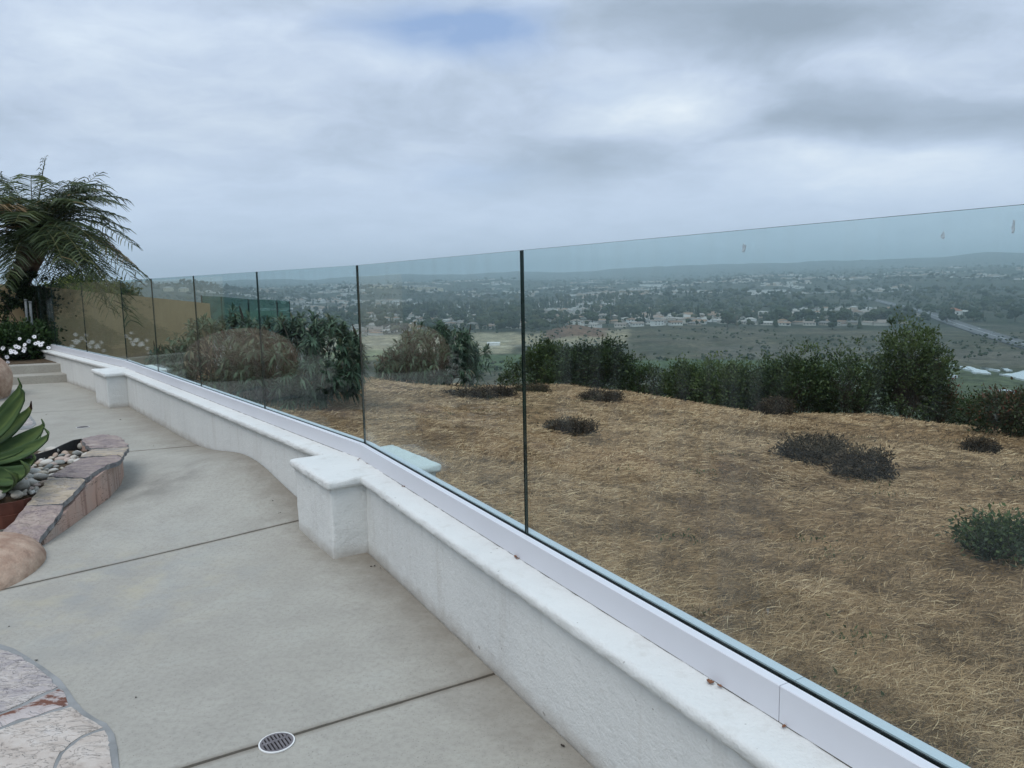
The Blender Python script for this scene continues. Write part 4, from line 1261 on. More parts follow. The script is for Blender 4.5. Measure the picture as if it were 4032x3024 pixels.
bed2 = MB(); c0 = s1 + bk * 0.62
t0 = np.linalg.solve(np.array([sd, -wdir]).T, wl[1] - c0); c0r = c0 + sd * t0[0]
c1 = s1 + bk * 2.6; t1 = np.linalg.solve(np.array([sd, -wdir]).T, wl[1] - c1); c1r = c1 + sd * t1[0]
bed2.prism(ccw([c0r, c0 + sd * 3.6, c1 + sd * 3.6, c1r]), -0.1, 0.285)
bo = bed2.build('flower_bed', MT['soil'], None, kind='structure')

# daisies
def daisy_plant(loc, rx, ry, h, flowers, seed, label, nt=90):
    rng = np.random.default_rng(seed)
    t = shrub('daisy_plant', loc, rx, ry, h, label, 'flowers', MT['daisy_leaf'], seed, nt, 55, 0.055, 0.055, 22, 'white daisies in the flower bed', base=0.02, bark='petiole', parts=('stems', 'foliage'), stemr=0.006)
    for i, (p, r_, mk) in enumerate(flowers):
        mbf = MB(); p = np.asarray(p) - np.asarray(loc)
        look = np.array([0.35, -0.75, 0.55]) + rng.normal(0, .25, 3); look /= np.linalg.norm(look)
        a = np.cross(look, [0, 0, 1.0]); a /= np.linalg.norm(a); b = np.cross(look, a)
        for k in range(11):
            th = 2 * math.pi * k / 11 + rng.normal(0, .05); e = a * math.cos(th) + b * math.sin(th); f = -a * math.sin(th) + b * math.cos(th)
            rr = r_ * rng.uniform(.9, 1.08)
            mbf.add([p + e * rr * .12 - f * rr * .06, p + e * rr * .65 - f * rr * .19 + look * rr * .10, p + e * rr + look * rr * .04, p + e * rr * .65 + f * rr * .19 + look * rr * .10, p + e * rr * .12 + f * rr * .06], [(0, 1, 2, 3, 4)])
        ey = []
        for k in range(8):
            th = 2 * math.pi * k / 8; ey.append(p + look * rr * .10 + (a * math.cos(th) + b * math.sin(th)) * r_ * .2)
        mbf.add(ey, [tuple(range(8))], 1)
        fo = mbf.build('flower', [MT[mk], MT['daisy_eye']], t)
        if mk == 'petal_purple': fo['label'] = 'small purple flower'
    return t


fl = [(285, 1232), (415, 1268), (360, 1318), (232, 1345), (272, 1358), (42, 1368), (155, 1402), (160, 1435), (202, 1418), (232, 1438), (342, 1412), (100, 1497), (498, 1202), (515, 1302), (552, 1290), (612, 1292), (706, 1362), (590, 1320), (115, 1575), (352, 1375)]
F1, F2 = [], []
for (x, y) in fl:
    d_ = 13.02 + 0.40 * (1 - (y - 1200) / 400)
    p = atY(x / 3.687, 1000 + y / 3.687, d_)
    (F1 if x < 330 else F2).append((p, random.uniform(.034, .045), 'petal'))
F2.append((atY(386 / 3.687, 1000 + 1128 / 3.687, 14.3), .05, 'petal_purple')); F2.append((atY(530 / 3.687, 1000 + 1132 / 3.687, 14.3), .05, 'petal_purple'))
pa = atY(20, 1400, 13.85); pb = atY(112, 1395, 13.95)
daisy_plant((pa[0], pa[1], 0.26), 0.55, 0.50, 0.62, F1, 5, 'leafy daisy plant with white flowers at the foot of the palm', 110)
daisy_plant((pb[0], pb[1], 0.26), 0.46, 0.50, 0.66, F2, 6, 'daisy plant spilling white and two purple flowers over the white wall end', 110)

# ------------------------------------------------------------------ palm
def build_palm():
    rng = np.random.default_rng(31)
    Yp = 14.9
    pts = [atY(8, 1365, Yp), atY(30, 1290, Yp), atY(52, 1190, Yp), atY(88, 1090, Yp), atY(122, 1010, Yp), atY(138, 950, Yp)]
    pts[0] = np.array([pts[0][0], pts[0][1], 0.2])
    base = pts[0]
    t = thing('palm_tree', base, 'leaning date palm with drooping feathery fronds above the steps', 'palm')
    rel = [p - base for p in pts]
    # trunk with old leaf stubs
    V, Fc = tube_arr(rel, [.15, .14, .15, .18, .22, .20], 14); o = part('trunk', V, Fc, MT['bark'], t, True)
    A, B = [], []
    for k in range(260):
        u = rng.random() * 4.9; i = int(u); c = rel[i] * (1 - (u - i)) + rel[i + 1] * (u - i); r = [.15, .14, .15, .18, .22, .20][i] * .93
        th = rng.random() * 6.28; d_ = np.array([math.cos(th), math.sin(th), 0.0]); A.append(c + d_ * r); B.append(c + d_ * (r + rng.uniform(.025, .07)) + np.array([0, 0, rng.uniform(.02, .08)]))
    V, Q = tubes_np(A, B, 0.032, 0.012, 5); part('leaf_stubs', V, Q, MT['bark'], o)
    top = rel[-1] + np.array([0, 0, .02])
    fr = []
    # fronds read off the picture (tip direction in the view plane), then filled all round
    for (px, py, dy) in [(178, 625, .2), (40, 700, .35), (350, 740, -.2), (455, 800, -.4), (520, 960, -.3), (525, 1100, -.6), (455, 1200, -.9), (515, 1260, -1.0), (0, 690, -.3), (-90, 860, -.4), (20, 1120, -1.3), (200, 990, -1.0), (250, 1030, -1.2), (270, 1090, -.8), (330, 1020, -1.2), (420, 1000, -1.0), (300, 800, -.9), (-60, 1000, -.8), (20, 1140, -.9), (410, 1080, .7), (500, 1030, -.2), (480, 1150, -.5), (430, 1225, -.7), (380, 1180, -.9), (300, 1120, -.6), (535, 1070, -.1), (350, 1090, -.3), (270, 1010, .3), (420, 930, .2), (490, 900, .1)]:
        fr.append((atY(px, py, Yp + dy) - base, rng.uniform(.9, 1.1)))
    for k in range(76):
        a = rng.random() * 6.28; el = rng.uniform(-0.9, 1.0); L = rng.uniform(1.5, 2.0)
        if math.sin(a) < 0.05 and el < 0.05: continue
        if math.sin(a) > 0.2 or rng.random() < .7:
            fr.append((top + L * np.array([math.cos(a) * math.cos(el), math.sin(a) * math.cos(el), math.sin(el) - .12]), rng.uniform(.9, 1.1)))
    for i, (tip, k_) in enumerate(fr):
        dv = tip - top; L = np.linalg.norm(dv); hor = dv.copy(); hor[2] = 0; hl = np.linalg.norm(hor) + 1e-6
        ctrl = top + dv * 0.42 + np.array([0, 0, 1]) * L * (0.42 if dv[2] < 0.9 * hl else 0.10)
        N = 42; u = np.linspace(0, 1, N)[:, None]
        C = (1 - u) ** 2 * top + 2 * u * (1 - u) * ctrl + u * u * tip
        T = unit(np.gradient(C, axis=0)); side = unit(np.cross(T, [0, 0, 1.0]) + 1e-6); nr = np.cross(side, T)
        sti = np.linspace(0, N - 1, 8).astype(int)
        V0, F0 = tube_arr([C[j] for j in sti], list(np.linspace(.014, .003, 8)), 5)
        fo = part('frond', V0, F0, MT['petiole'], t)
        P, D, Ln, tt = [], [], [], []
        old = rng.random() < 0.06; fv = rng.normal(.0, .10)
        for j in range(4, N):
            for s in (-1, 1):
                uu = j / N; ll = 0.54 * (math.sin(min(1, uu * 1.25 + .12) * math.pi * .80) * .8 + .2) * (1.0 if uu < .8 else 1 - (uu - .8) * 1.6)
                P.append(C[j]); d_ = side[j] * s * 1.0 + T[j] * 0.55 + nr[j] * 0.18 + rng.normal(0, .09, 3); D.append(d_ + np.array([0, 0, -.20])); Ln.append(ll * rng.uniform(.85, 1.1))
                tt.append(np.clip((0.95 if old else 0.38) + rng.normal(0, .12) + fv + .2 * (uu > .85) * rng.random(), 0, 1))
        P = np.array(P); D = unit(np.array(D)); Ln = np.array(Ln); n_ = len(P); tt = np.array(tt)
        r_ = unit(np.cross(D, rng.normal(size=(n_, 3)))); w = .0100
        M1 = P + D * Ln[:, None] * .55; E = P + D * Ln[:, None] + np.array([0, 0, -1]) * (Ln * .24)[:, None]
        V = np.stack([P - r_ * w * .5, P + r_ * w * .5, M1 + r_ * w, M1 - r_ * w, E + r_ * w * .25, E - r_ * w * .25], 1).reshape(-1, 3)
        b = np.arange(n_)[:, None] * 6
        Q = np.concatenate([b + np.array([[0, 1, 2, 3]]), b + np.array([[3, 2, 4, 5]])])
        part('leaflets', V, Q, MT['palm'], fo, False, None, {'tint': ('FLOAT', np.repeat(tt, 6))}, kind='stuff')
    return t


build_palm()

# ------------------------------------------------------------------ neighbour's tan wall, ivy, pipes, hedge
TL = atY(110, 1122, 14.75); TR = atY(826, 1195, 19.8)
def tan_wall():
    t = thing('boundary_wall', (TL[0], TL[1], 0), 'tan stucco boundary wall stepping down the hill behind the glass', 'wall')
    P = [np.array([TL[0] - 2.0, TL[1] - 1.4, TL[2] + .12])] + [TL + (TR - TL) * k / 12 for k in range(13)]
    a = TR - TL; n = np.array([-a[1], a[0], 0]); n /= np.linalg.norm(n)
    V = []; Fc = []
    for p in P:
        g_ = -1.6
        for s, z in ((0, g_), (0, p[2]), (.2, p[2]), (.2, g_)): V.append((p[0] + n[0] * s, p[1] + n[1] * s, z))
    for i in range(len(P) - 1):
        for k in range(4): Fc.append((i * 4 + k, i * 4 + (k + 1) % 4, i * 4 + 4 + (k + 1) % 4, i * 4 + 4 + k))
    Fc += [(0, 1, 2, 3), tuple(range(len(V) - 4, len(V)))[::-1]]
    o = part('wall_panel', V, Fc, MT['tan_stucco']); child(o, t)
    bm = bmesh.new(); bm.from_mesh(o.data); bmesh.ops.recalc_face_normals(bm, faces=bm.faces); bm.to_mesh(o.data); bm.free()
    # footing strip
    fo = MB(); off = -n * .06
    fo.prism(ccw([TL[:2] + off[:2], TR[:2] + off[:2], TR[:2] + n[:2] * .1, TL[:2] + n[:2] * .1]), -1.6, [0.02, -.62, -.62, .02]); child(fo.build('footing', MT['tan_stucco']), t)
    return n


WN = tan_wall()
# ivy climbing at its left end
def ivy():
    rng = np.random.default_rng(8); t = thing('ivy', (TL[0], TL[1], 0.2), 'dark ivy climbing the end of the tan wall beside the palm', 'ivy')
    n = 9000; u = rng.normal(0.02, .10, n); z = rng.random(n) ** .8 * 1.85
    a = (TR - TL)[:2]; L = np.linalg.norm(a); a = a / L
    wid = 0.28 + 0.30 * np.exp(-((z - 1.1) / .6) ** 2)
    s = rng.normal(0, 1, n) * wid * .55 - .12
    gap = fbm(s * 3 + 4, z * 3, 3) > .40
    s = s[gap]; z = z[gap]; n = len(s)
    P = np.stack([a[0] * s - WN[0] * (.03 + .09 * rng.random(n)), a[1] * s - WN[1] * (.03 + .09 * rng.random(n)), z - .2], 1)
    D = rng.normal(0, .6, (n, 3)) + np.array([-WN[0] * .5, -WN[1] * .5, -.4])
    V, Q, tn = leaf_arr(P, D, rng.uniform(.05, .08, n), rng.uniform(.05, .07, n), np.clip(rng.normal(.4, .2, n), 0, 1), rng)
    part('foliage', V, Q, MT['ivy'], t, False, None, {'tint': ('FLOAT', tn)})
    b0 = np.stack([rng.normal(0, .1, 14), rng.normal(0, .05, 14), np.full(14, -.3)], 1); ix = rng.integers(0, n, 14)
    Vs, Qs = curve_sticks(b0, P[ix], rng, .012, .004, 4, .1); part('stems', Vs, Qs, MT['bark'], t)


ivy()
for k, (px, lb) in enumerate([(103, 'left one of two slim pale pipes standing by the ivy'), (121, 'right one of two slim pale pipes standing by the ivy')]):
    mbp = MB(); p0 = atY(px + 3, 1300, 14.35); p1 = atY(px - 3, 1178 + 8 * k, 14.35)
    p0[2] = 0.25
    mbp.tube([(0, 0, 0), tuple((p1 - p0) * .5), tuple(p1 - p0)], .022, 10); mbp.tube([tuple((p1 - p0) * .97), tuple((p1 - p0) * 1.0)], .028, 10)
    o = mbp.build('pipe', MT['pipe'], None, True); o.location = p0; tag(o, lb, 'pipe')
hp = atY(330, 1130, 18.4)
for k, (px, Y, w, h, sd_, lb) in enumerate([(250, 17.2, .55, 1.75, 40, 'yellow-green bush showing above the tan wall beside the palm'), (345, 18.2, .62, 1.85, 41, 'lime green bush in the middle above the tan wall'), (455, 19.2, .62, 1.60, 42, 'dark green bush above the tan wall under the palm fronds')]):
    p = atY(px, 1130, Y)
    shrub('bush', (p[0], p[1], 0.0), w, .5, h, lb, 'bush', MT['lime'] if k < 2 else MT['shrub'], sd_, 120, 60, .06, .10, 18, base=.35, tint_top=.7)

# neighbour's glass fence farther out
nf = thing('glass_fence', atY(880, 1290, 21.5) * np.array([1, 1, 0]), 'darker green-tinted glass fence of the neighbouring garden beyond the bushes', 'fence')
def mat_green_glass():
    m, t, bs, oc, out = new_mat('green_glass')
    tr = t.node('ShaderNodeBsdfTransparent'); tr.inputs[0].default_value = (0.58, 0.72, 0.68, 1)
    gl = t.node('ShaderNodeBsdfGlossy'); gl.inputs['Roughness'].default_value = 0.02
    mx = t.node('ShaderNodeMixShader'); mx.inputs[0].default_value = 0.05
    t.l.new(tr.outputs[0], mx.inputs[1]); t.l.new(gl.outputs[0], mx.inputs[2]); t.l.new(mx.outputs[0], out.inputs[0])
    return m


GG = mat_green_glass()
npx = [(794, 1165, 20.4), (870, 1168, 22.6), (978, 1178, 23.6), (1090, 1182, 23.0), (1140, 1186, 21.0)]
NP = [atY(*a) for a in npx]
for a, b in zip(NP[:-1], NP[1:]):
    d = b - a; L = np.linalg.norm(d[:2]); d = d / L; n = np.array([d[1], -d[0], 0]) * .008; a2 = a + d * .01; b2 = b - d * .01
    V = [a2 - n, b2 - n, b2 + n, a2 + n]; V = [(p[0], p[1], p[2] - 1.2) for p in V] + [tuple(p) for p in V]
    o = part('glass_panel', V, [(0, 1, 5, 4), (2, 3, 7, 6), (1, 2, 6, 5), (3, 0, 4, 7), (4, 5, 6, 7), (3, 2, 1, 0)], [GG, MT['glass_edge']], None, False, [0, 0, 1, 1, 1, 1]); child(o, nf)
for (px, py, Y, h) in [(793, 1163, 20.4, .9), (908, 1240, 21.5, .8), (977, 1192, 23.6, 1.1), (1090, 1188, 22.9, 1.1)]:
    p = atY(px, py, Y); m_ = MB(); m_.tube([(p[0], p[1], p[2] - h - .5), (p[0], p[1], p[2])], .018, 8); child(m_.build('post', MT['gasket']), nf)

# ------------------------------------------------------------------ the house on the left, out of frame but mirrored in the glass
def side_house():
    t = thing('house', (-15.5, 5.0, 0), 'brown stucco house with a tiled hip roof at the inner side of the patio', 'house')
    x0, x1, y0, y1 = -22.0, -12.6, -9.0, 17.0
    m_ = MB(); m_.box((x0, y0, -.2), (x1, y1, 3.0)); child(m_.build('wall', MT['house_stucco']), t)
    r_ = MB(); e = .6
    V = [(x0 - e, y0 - e, 2.95), (x1 + e, y0 - e, 2.95), (x1 + e, y1 + e, 2.95), (x0 - e, y1 + e, 2.95), ((x0 + x1) / 2, y0 + 5, 5.2), ((x0 + x1) / 2, y1 - 5, 5.2), (x0 - e, y0 - e, 2.8), (x1 + e, y0 - e, 2.8), (x1 + e, y1 + e, 2.8), (x0 - e, y1 + e, 2.8)]
    r_.add(V, [(0, 1, 4), (1, 2, 5, 4), (2, 3, 5), (3, 0, 4, 5), (6, 9, 8, 7), (0, 6, 7, 1), (1, 7, 8, 2), (2, 8, 9, 3), (3, 9, 6, 0)]); child(r_.build('roof', MT['h_red']), t)
    for (a, b) in ((-7, -3.5), (-2.5, 1.5), (3.0, 7.5), (9.0, 14.5)):
        f = MB(); f.box((x1 - .02, a - .08, 0.05), (x1 + .05, b + .08, 2.45)); fo = child(f.build('window', MT['dark_steel']), t)
        g_ = MB()
        for k in range(2): g_.box((x1 + .045, a + k * (b - a) / 2 + .04, .12), (x1 + .06, a + (k + 1) * (b - a) / 2 - .04, 2.38))
        go = g_.build('pane', MT['h_glass']); go.parent = fo; go.matrix_parent_inverse = Matrix.Identity(4)


side_house()

for k, (x, y, w, h) in enumerate([(-6.6, 6.9, .9, 1.25), (-6.4, 5.0, 1.0, 1.4), (-6.3, 3.0, 1.0, 1.25), (-6.2, 1.0, 1.0, 1.35), (-6.2, -1.0, 1.0, 1.3), (-6.3, -3.0, 1.0, 1.3)]):  # out-of-frame bushes, added to darken what the glass panels reflect
    shrub('bush', (x, y, 0.0), w, w, h, ['dark green bush between the agave planter and the house', 'dark clipped bush opposite the stone planter', 'dark clipped bush level with the flagstones', 'dark clipped bush behind the flagstones', 'dark clipped bush at the back of the patio', 'last dark clipped bush at the back corner of the patio'][k], 'bush', MT['ivy'], 140 + k, 150, 80, .09, .16, 16, 'dark bushes on the inner side of the patio')

# ------------------------------------------------------------------ echium bushes (rosettes of lance leaves)
def echium(loc, rx, ry, h, label, seed, nros=170, rz=0.0, bare=None):
    rng = np.random.default_rng(seed)
    t = thing('echium_bush', loc, label, 'bush', None, rz)
    nros = int(nros * .8); C = crown_points(nros, rx, ry, h, rng, 0.04, 0.62, 0.34)
    b0 = np.stack([rng.normal(0, rx * .16, nros), rng.normal(0, ry * .16, nros), np.full(nros, -.05)], 1)
    ns = nros // 3; Vs, Qs = curve_sticks(b0[:ns], C[:ns], rng, .013, .005, 5, .07); part('stems', Vs, Qs, MT['twig'], t)
    P, D, Ln, tt = [], [], [], []
    for i in range(nros):
        ax = unit(C[i] - np.array([0, 0, h * .30]) + rng.normal(0, .12, 3)); k = rng.integers(26, 44)
        dry = bare is not None and (C[i] @ np.array(bare) > .35 * rx) and rng.random() < .7
        if dry: k = rng.integers(3, 9)
        q_ = rng.normal(size=(k, 3)); q_ = unit(q_ - ax * (q_ @ ax)[:, None]); e = rng.uniform(-.35, 1.5, k)[:, None]
        P.append(np.tile(C[i], (k, 1)) - ax * rng.uniform(0, .11, k)[:, None]); D.append(q_ + ax * e); Ln.append(rng.uniform(.11, .25, k)); tt.append(np.clip(rng.normal(.86 if dry else .50, .14, k) + .25 * (C[i][2] / h - .5) + rng.normal(0, .10), 0, 1))
    P = np.vstack(P); D = unit(np.vstack(D)); Ln = np.concatenate(Ln); tt = np.concatenate(tt); n_ = len(P)
    r_ = unit(np.cross(D, [0, 0, 1.0]) + rng.normal(0, .12, (n_, 3))); w = (Ln * .095)[:, None]; up = np.cross(r_, D)
    M1 = P + D * Ln[:, None] * .5 + up * (Ln * .05)[:, None]; E = P + D * Ln[:, None] - np.array([0, 0, 1]) * (Ln * .22)[:, None]
    V = np.stack([P, M1 + r_ * w, E, M1 - r_ * w], 1).reshape(-1, 3)
    part('foliage', V, np.arange(4 * n_).reshape(-1, 4), MT['echium'], t, False, None, {'tint': ('FLOAT', np.repeat(tt, 4))})
    # spent flower spikes
    ix = rng.choice(nros, 16, False); ix = ix[C[ix, 2] > h * .62]
    A = C[ix]; B = A + np.stack([rng.normal(0, .04, len(ix)), rng.normal(0, .04, len(ix)), rng.uniform(.14, .30, len(ix))], 1)
    for a, b in zip(A, B):
        v_, f_ = tube_arr([a, (a + b) / 2 + rng.normal(0, .01, 3), b], [.012, .016, .004], 6); part('flower_spike', v_, f_, MT['dead'], t, False, None, {'tint': ('FLOAT', [.35] * len(v_))})
    return t


def gp(px, py):
    p = ong(px, py, 5.5); return p


p = gp(1190, 1592); echium(p, 1.02, 1.0, 1.38, 'large grey-green echium bush with spear leaves close behind the glass', 51, 320)
p = gp(880, 1545); echium(p, .95, .9, 1.22, 'half dried echium bush in front of the tan wall end', 52, 240, 0, (-.6, -.6, 0))
p = gp(1730, 1520); echium(p, 1.12, 1.0, 1.42, 'rounded echium bush standing alone on the hill crest', 53, 360)
p = gp(1540, 1505); echium(p, .42, .4, .66, 'small dry brown echium leaning against the rounded one', 54, 70, 0, (-1, -.3, 0))
p = gp(700, 1470); echium(p, .45, .4, .55, 'low young echium shoots below the tan wall', 55, 50)

# dark evergreen shrubs along the crest
def crest(px, base_py, top_py, wpx, r, lb, seed, mat='shrub', cat='shrub', **kw):
    d = ray(px, base_py); d = d / np.hypot(d[0], d[1]); x, y = d[0] * r, d[1] * r; z = gz(x, y)
    hw = wpx / 2 / F * r * math.cos(math.atan2(abs(x), y)) * 1.0
    kw.setdefault('base', .02); ztop = H + (ray(px, top_py)[2] / np.hypot(*ray(px, top_py)[:2])) * r
    h = max(.35, ztop - z)
    return shrub('evergreen_shrub' if cat == 'shrub' else 'bush', (x, y, z), hw, hw * kw.pop('deep', .9), h, lb, cat, MT[mat], seed, **kw)


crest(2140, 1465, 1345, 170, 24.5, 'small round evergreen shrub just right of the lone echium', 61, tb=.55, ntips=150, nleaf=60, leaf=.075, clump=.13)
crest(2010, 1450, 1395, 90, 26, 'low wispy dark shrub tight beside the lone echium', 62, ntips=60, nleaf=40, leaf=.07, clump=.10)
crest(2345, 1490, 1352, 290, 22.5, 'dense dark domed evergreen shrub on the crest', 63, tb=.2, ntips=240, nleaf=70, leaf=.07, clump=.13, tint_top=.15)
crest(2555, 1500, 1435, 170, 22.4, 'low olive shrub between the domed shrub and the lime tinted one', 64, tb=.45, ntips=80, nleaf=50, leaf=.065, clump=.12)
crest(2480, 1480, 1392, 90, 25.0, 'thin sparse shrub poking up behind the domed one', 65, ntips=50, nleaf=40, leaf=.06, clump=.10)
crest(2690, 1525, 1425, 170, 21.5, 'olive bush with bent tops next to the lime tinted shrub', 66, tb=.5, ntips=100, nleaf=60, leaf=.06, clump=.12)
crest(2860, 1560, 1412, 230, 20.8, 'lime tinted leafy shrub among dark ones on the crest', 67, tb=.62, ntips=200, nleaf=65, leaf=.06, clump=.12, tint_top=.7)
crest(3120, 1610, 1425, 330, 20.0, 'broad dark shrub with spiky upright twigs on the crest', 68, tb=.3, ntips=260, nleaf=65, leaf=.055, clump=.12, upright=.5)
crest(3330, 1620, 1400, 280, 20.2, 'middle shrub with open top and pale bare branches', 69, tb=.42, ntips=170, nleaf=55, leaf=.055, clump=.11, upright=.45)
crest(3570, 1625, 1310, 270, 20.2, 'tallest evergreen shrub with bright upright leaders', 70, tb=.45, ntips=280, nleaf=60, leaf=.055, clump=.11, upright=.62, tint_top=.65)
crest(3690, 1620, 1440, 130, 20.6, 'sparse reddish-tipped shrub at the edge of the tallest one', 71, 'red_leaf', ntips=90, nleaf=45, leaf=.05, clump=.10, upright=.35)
crest(3840, 1660, 1560, 300, 22.5, 'low spreading dark shrub below the ponds', 72, ntips=170, nleaf=60, leaf=.055, clump=.13)
crest(3975, 1690, 1585, 200, 22.0, 'second low dark shrub right of the spreading one', 73, ntips=130, nleaf=55, leaf=.055, clump=.12)
crest(2750, 1540, 1445, 150, 22.5, 'low dark shrub filling the gap behind the olive bush', 74, tb=.25, ntips=70, nleaf=50, leaf=.06, clump=.12)
crest(3000, 1590, 1450, 200, 21.5, 'dark shrub filling behind the spiky one', 75, tb=.25, ntips=110, nleaf=55, leaf=.06, clump=.12)
p = gp(4010, 1720)
shrub('bush', p, .80, .7, .80, 'red-leaved bush at the right edge of the mown hill', 'bush', MT['red_leaf'], 76, 150, 55, .05, .10, 20)
for k, (px, py, w) in enumerate([(1420, 1420, .55), (1480, 1415, .5), (1520, 1440, .6)]):
    d = ray(px, py); d = d / np.hypot(d[0], d[1]); r = 24.0 + k; x, y = d[0] * r, d[1] * r
    shrub('dry_bush', (x, y, gz(x, y)), w, w, .55, ['reddish brown dry bush behind the gap between two echiums', 'dry bush with grassy stalks behind the gap between two echiums', 'yellowish dry bush close behind the dry echium'][k], 'bush', MT['dead'], 80 + k, 60, 60, .05, .10, 16, bark='twig')

# dead brush clumps on the mown slope: pixel of base, half width m, height m
DB = [(2365, 1580, .42, .22, 'small brown dead bush on the grass below the domed shrub'), (2745, 1575, .45, .22, 'flat dead bush at the crest before the olive bush'), (3045, 1635, .40, .36, 'dark dead bush on the crest before the spiky shrub'),
      (3200, 1815, .40, .28, 'left and larger of a pair of dark dead bushes on the slope'), (3405, 1880, .30, .27, 'right and twiggier of a pair of dead bushes on the slope'), (2245, 1705, .33, .12, 'low crumpled dead tuft in the middle of the slope'),
      (3600, 1640, .45, .22, 'rusty brown dead bush under the tallest shrub'), (3858, 1780, .20, .13, 'tiny dark dead bush near the red-leaved bush'), (3965, 2190, .30, .24, 'dark green prickly low bush on the slope near the fence'),
      (2090, 1545, .45, .14, 'dark mulch-like tuft beside the lone echium'), (1850, 1565, .42, .10, 'flat dark tuft at the foot of the lone echium'), (2250, 1500, .5, .12, 'brown brush strip on the crest under the domed shrub'), (1960, 1560, .28, .12, 'black crumbled tuft right of the lone echium')]
for k, (px, py, w, h, lb) in enumerate(DB):
    p = gp(px, py); 
    shrub('dead_bush', p, w, w * .75, h, lb, 'bush', MT['shrub'] if 'green' in lb else MT['dead'], 100 + k, int(70 + 120 * w), 46, .030, .055, 40, 'dead bushes on the mown slope', base=.05, bark='twig', tint_top=.3, stemr=.006)

# ------------------------------------------------------------------ straw on the mown slope
def straw():
    rng = np.random.default_rng(77)
    n = 480000
    r = 1.9 * (30 / 1.9) ** (rng.random(n) ** 0.92)
    az = np.radians(rng.uniform(-40, 42, n)); x = r * np.sin(az); y = r * np.cos(az)
    d = (x - P0[0]) * DIRF[0] + (y - P0[1]) * DIRF[1]
    s_ = (x - P0[0]) * AL[0] + (y - P0[1]) * AL[1]
    keep = (d > .22) & (d < 17.5) & (s_ < 14)
    pn = fbm(x * .8 + 7, y * .8, 4)
    keep &= rng.random(n) < np.clip(1.2 - .6 * smooth(.50, .72, pn), .5, 1)
    x, y, r, pn = x[keep], y[keep], r[keep], pn[keep]; n = len(x)
    z = ground_z(x, y)
    th = (fbm(x * .35 + 20, y * .35, 2) - .5) * 5 + rng.normal(0, 1.2, n)
    el = np.abs(rng.normal(0, .20, n)); stand = rng.random(n) < .06; el[stand] = rng.uniform(.5, 1.3, stand.sum())
    L = rng.uniform(.03, .13, n) * np.clip(.75 + r * .03, .75, 1.25); L[stand] *= .6
    w = np.maximum(.0009, .00027 * r) * rng.uniform(.7, 1.5, n)
    dirv = np.stack([np.cos(th) * np.cos(el), np.sin(th) * np.cos(el), np.sin(el)], 1)
    sd_ = np.stack([-np.sin(th), np.cos(th), np.zeros(n)], 1)
    A = np.stack([x, y, z + rng.random(n) * .022], 1)
    bend = rng.normal(0, .055, n)[:, None] * sd_ * L[:, None]
    Mid = A + dirv * L[:, None] * .5 + bend + np.array([0, 0, 1]) * (L * .035)[:, None] * rng.random(n)[:, None]; E = A + dirv * L[:, None]
    E[:, 2] = np.maximum(E[:, 2] - (L * .10 * (~stand)), ground_z(E[:, 0], E[:, 1]) + .003)
    tw = np.stack([np.zeros(n), np.zeros(n), np.ones(n)], 1) * rng.uniform(.2, .9, n)[:, None] + sd_; tw = unit(tw)
    V = np.stack([A - tw * w[:, None], A + tw * w[:, None], Mid + tw * w[:, None], Mid - tw * w[:, None], E + tw * w[:, None] * .4, E - tw * w[:, None] * .4], 1).reshape(-1, 3)
    b = np.arange(n)[:, None] * 6
    Q = np.concatenate([b + np.array([[0, 1, 2, 3]]), b + np.array([[3, 2, 4, 5]])])
    tt = np.clip(rng.normal(.52, .25, n) - .22 * smooth(.50, .70, pn) - .30 * smooth(.5, .68, fbm(x * 3.4, y * 3.4, 3)) + .15 * (rng.random(n) < .1), 0, 1)
    o = part('dry_grass', V, Q, MT['straw'], None, False, None, {'tint': ('FLOAT', np.repeat(tt, 6))}, kind='stuff')
    tag(o, 'cut dry straw covering the mown slope outside the fence', 'grass')
    # scattered green weeds
    m = 1500; r = rng.uniform(2.2, 20, m); cl = rng.integers(0, 42, m)
    cr = 2.2 * (20 / 2.2) ** rng.random(42); ca = np.radians(rng.uniform(-12, 38, 42))
    x = cr[cl] * np.sin(ca[cl]) + rng.normal(0, .07, m) * (1 + cr[cl] * .12); y = cr[cl] * np.cos(ca[cl]) + rng.normal(0, .06, m) * (1 + cr[cl] * .12)
    d = (x - P0[0]) * DIRF[0] + (y - P0[1]) * DIRF[1]; k = d > .25; x, y = x[k], y[k]; m = len(x)
    P = np.stack([x, y, ground_z(x, y) + .005], 1)
    V, Q, tn = leaf_arr(P, rng.normal(0, .5, (m, 3)) + np.array([0, 0, .8]), rng.uniform(.02, .05, m), rng.uniform(.008, .018, m), np.clip(rng.normal(.55, .2, m), 0, 1), rng)
    o = part('weeds', V, Q, MT['shrub'], None, False, None, {'tint': ('FLOAT', tn)}, kind='stuff'); tag(o, 'sparse green weeds sprouting through the straw', 'weeds')


straw()

# ------------------------------------------------------------------ crumbs of leaf on the coping and the patio
MT['crumb'] = simple('brown_leaf_crumb', (0.13, 0.055, 0.03), (0.27, 0.13, 0.07), 60, 0.8)
MT['dark_crumb'] = simple('dark_crumb', (0.025, 0.02, 0.017), (0.06, 0.05, 0.04), 60, 0.9)


def crumb_mesh(seed, mat):
    rg_ = np.random.default_rng(seed); V = []; Fc = []
    for i in range(5):
        u = i / 4; w = math.sin(math.pi * (0.12 + 0.8 * u)) * .5
        for s in (-1, 0, 1): V.append(((u - .5) * 1.6 + rg_.normal(0, .05), s * w + rg_.normal(0, .05), .25 * abs(s) + .35 * (u - .5) ** 2 + rg_.normal(0, .05) + .12))
    for i in range(4):
        for k in range(2): Fc.append((i * 3 + k, i * 3 + k + 1, i * 3 + k + 4, i * 3 + k + 3))
    me = mesh_from('leaf_crumb', V, Fc, mat); return me


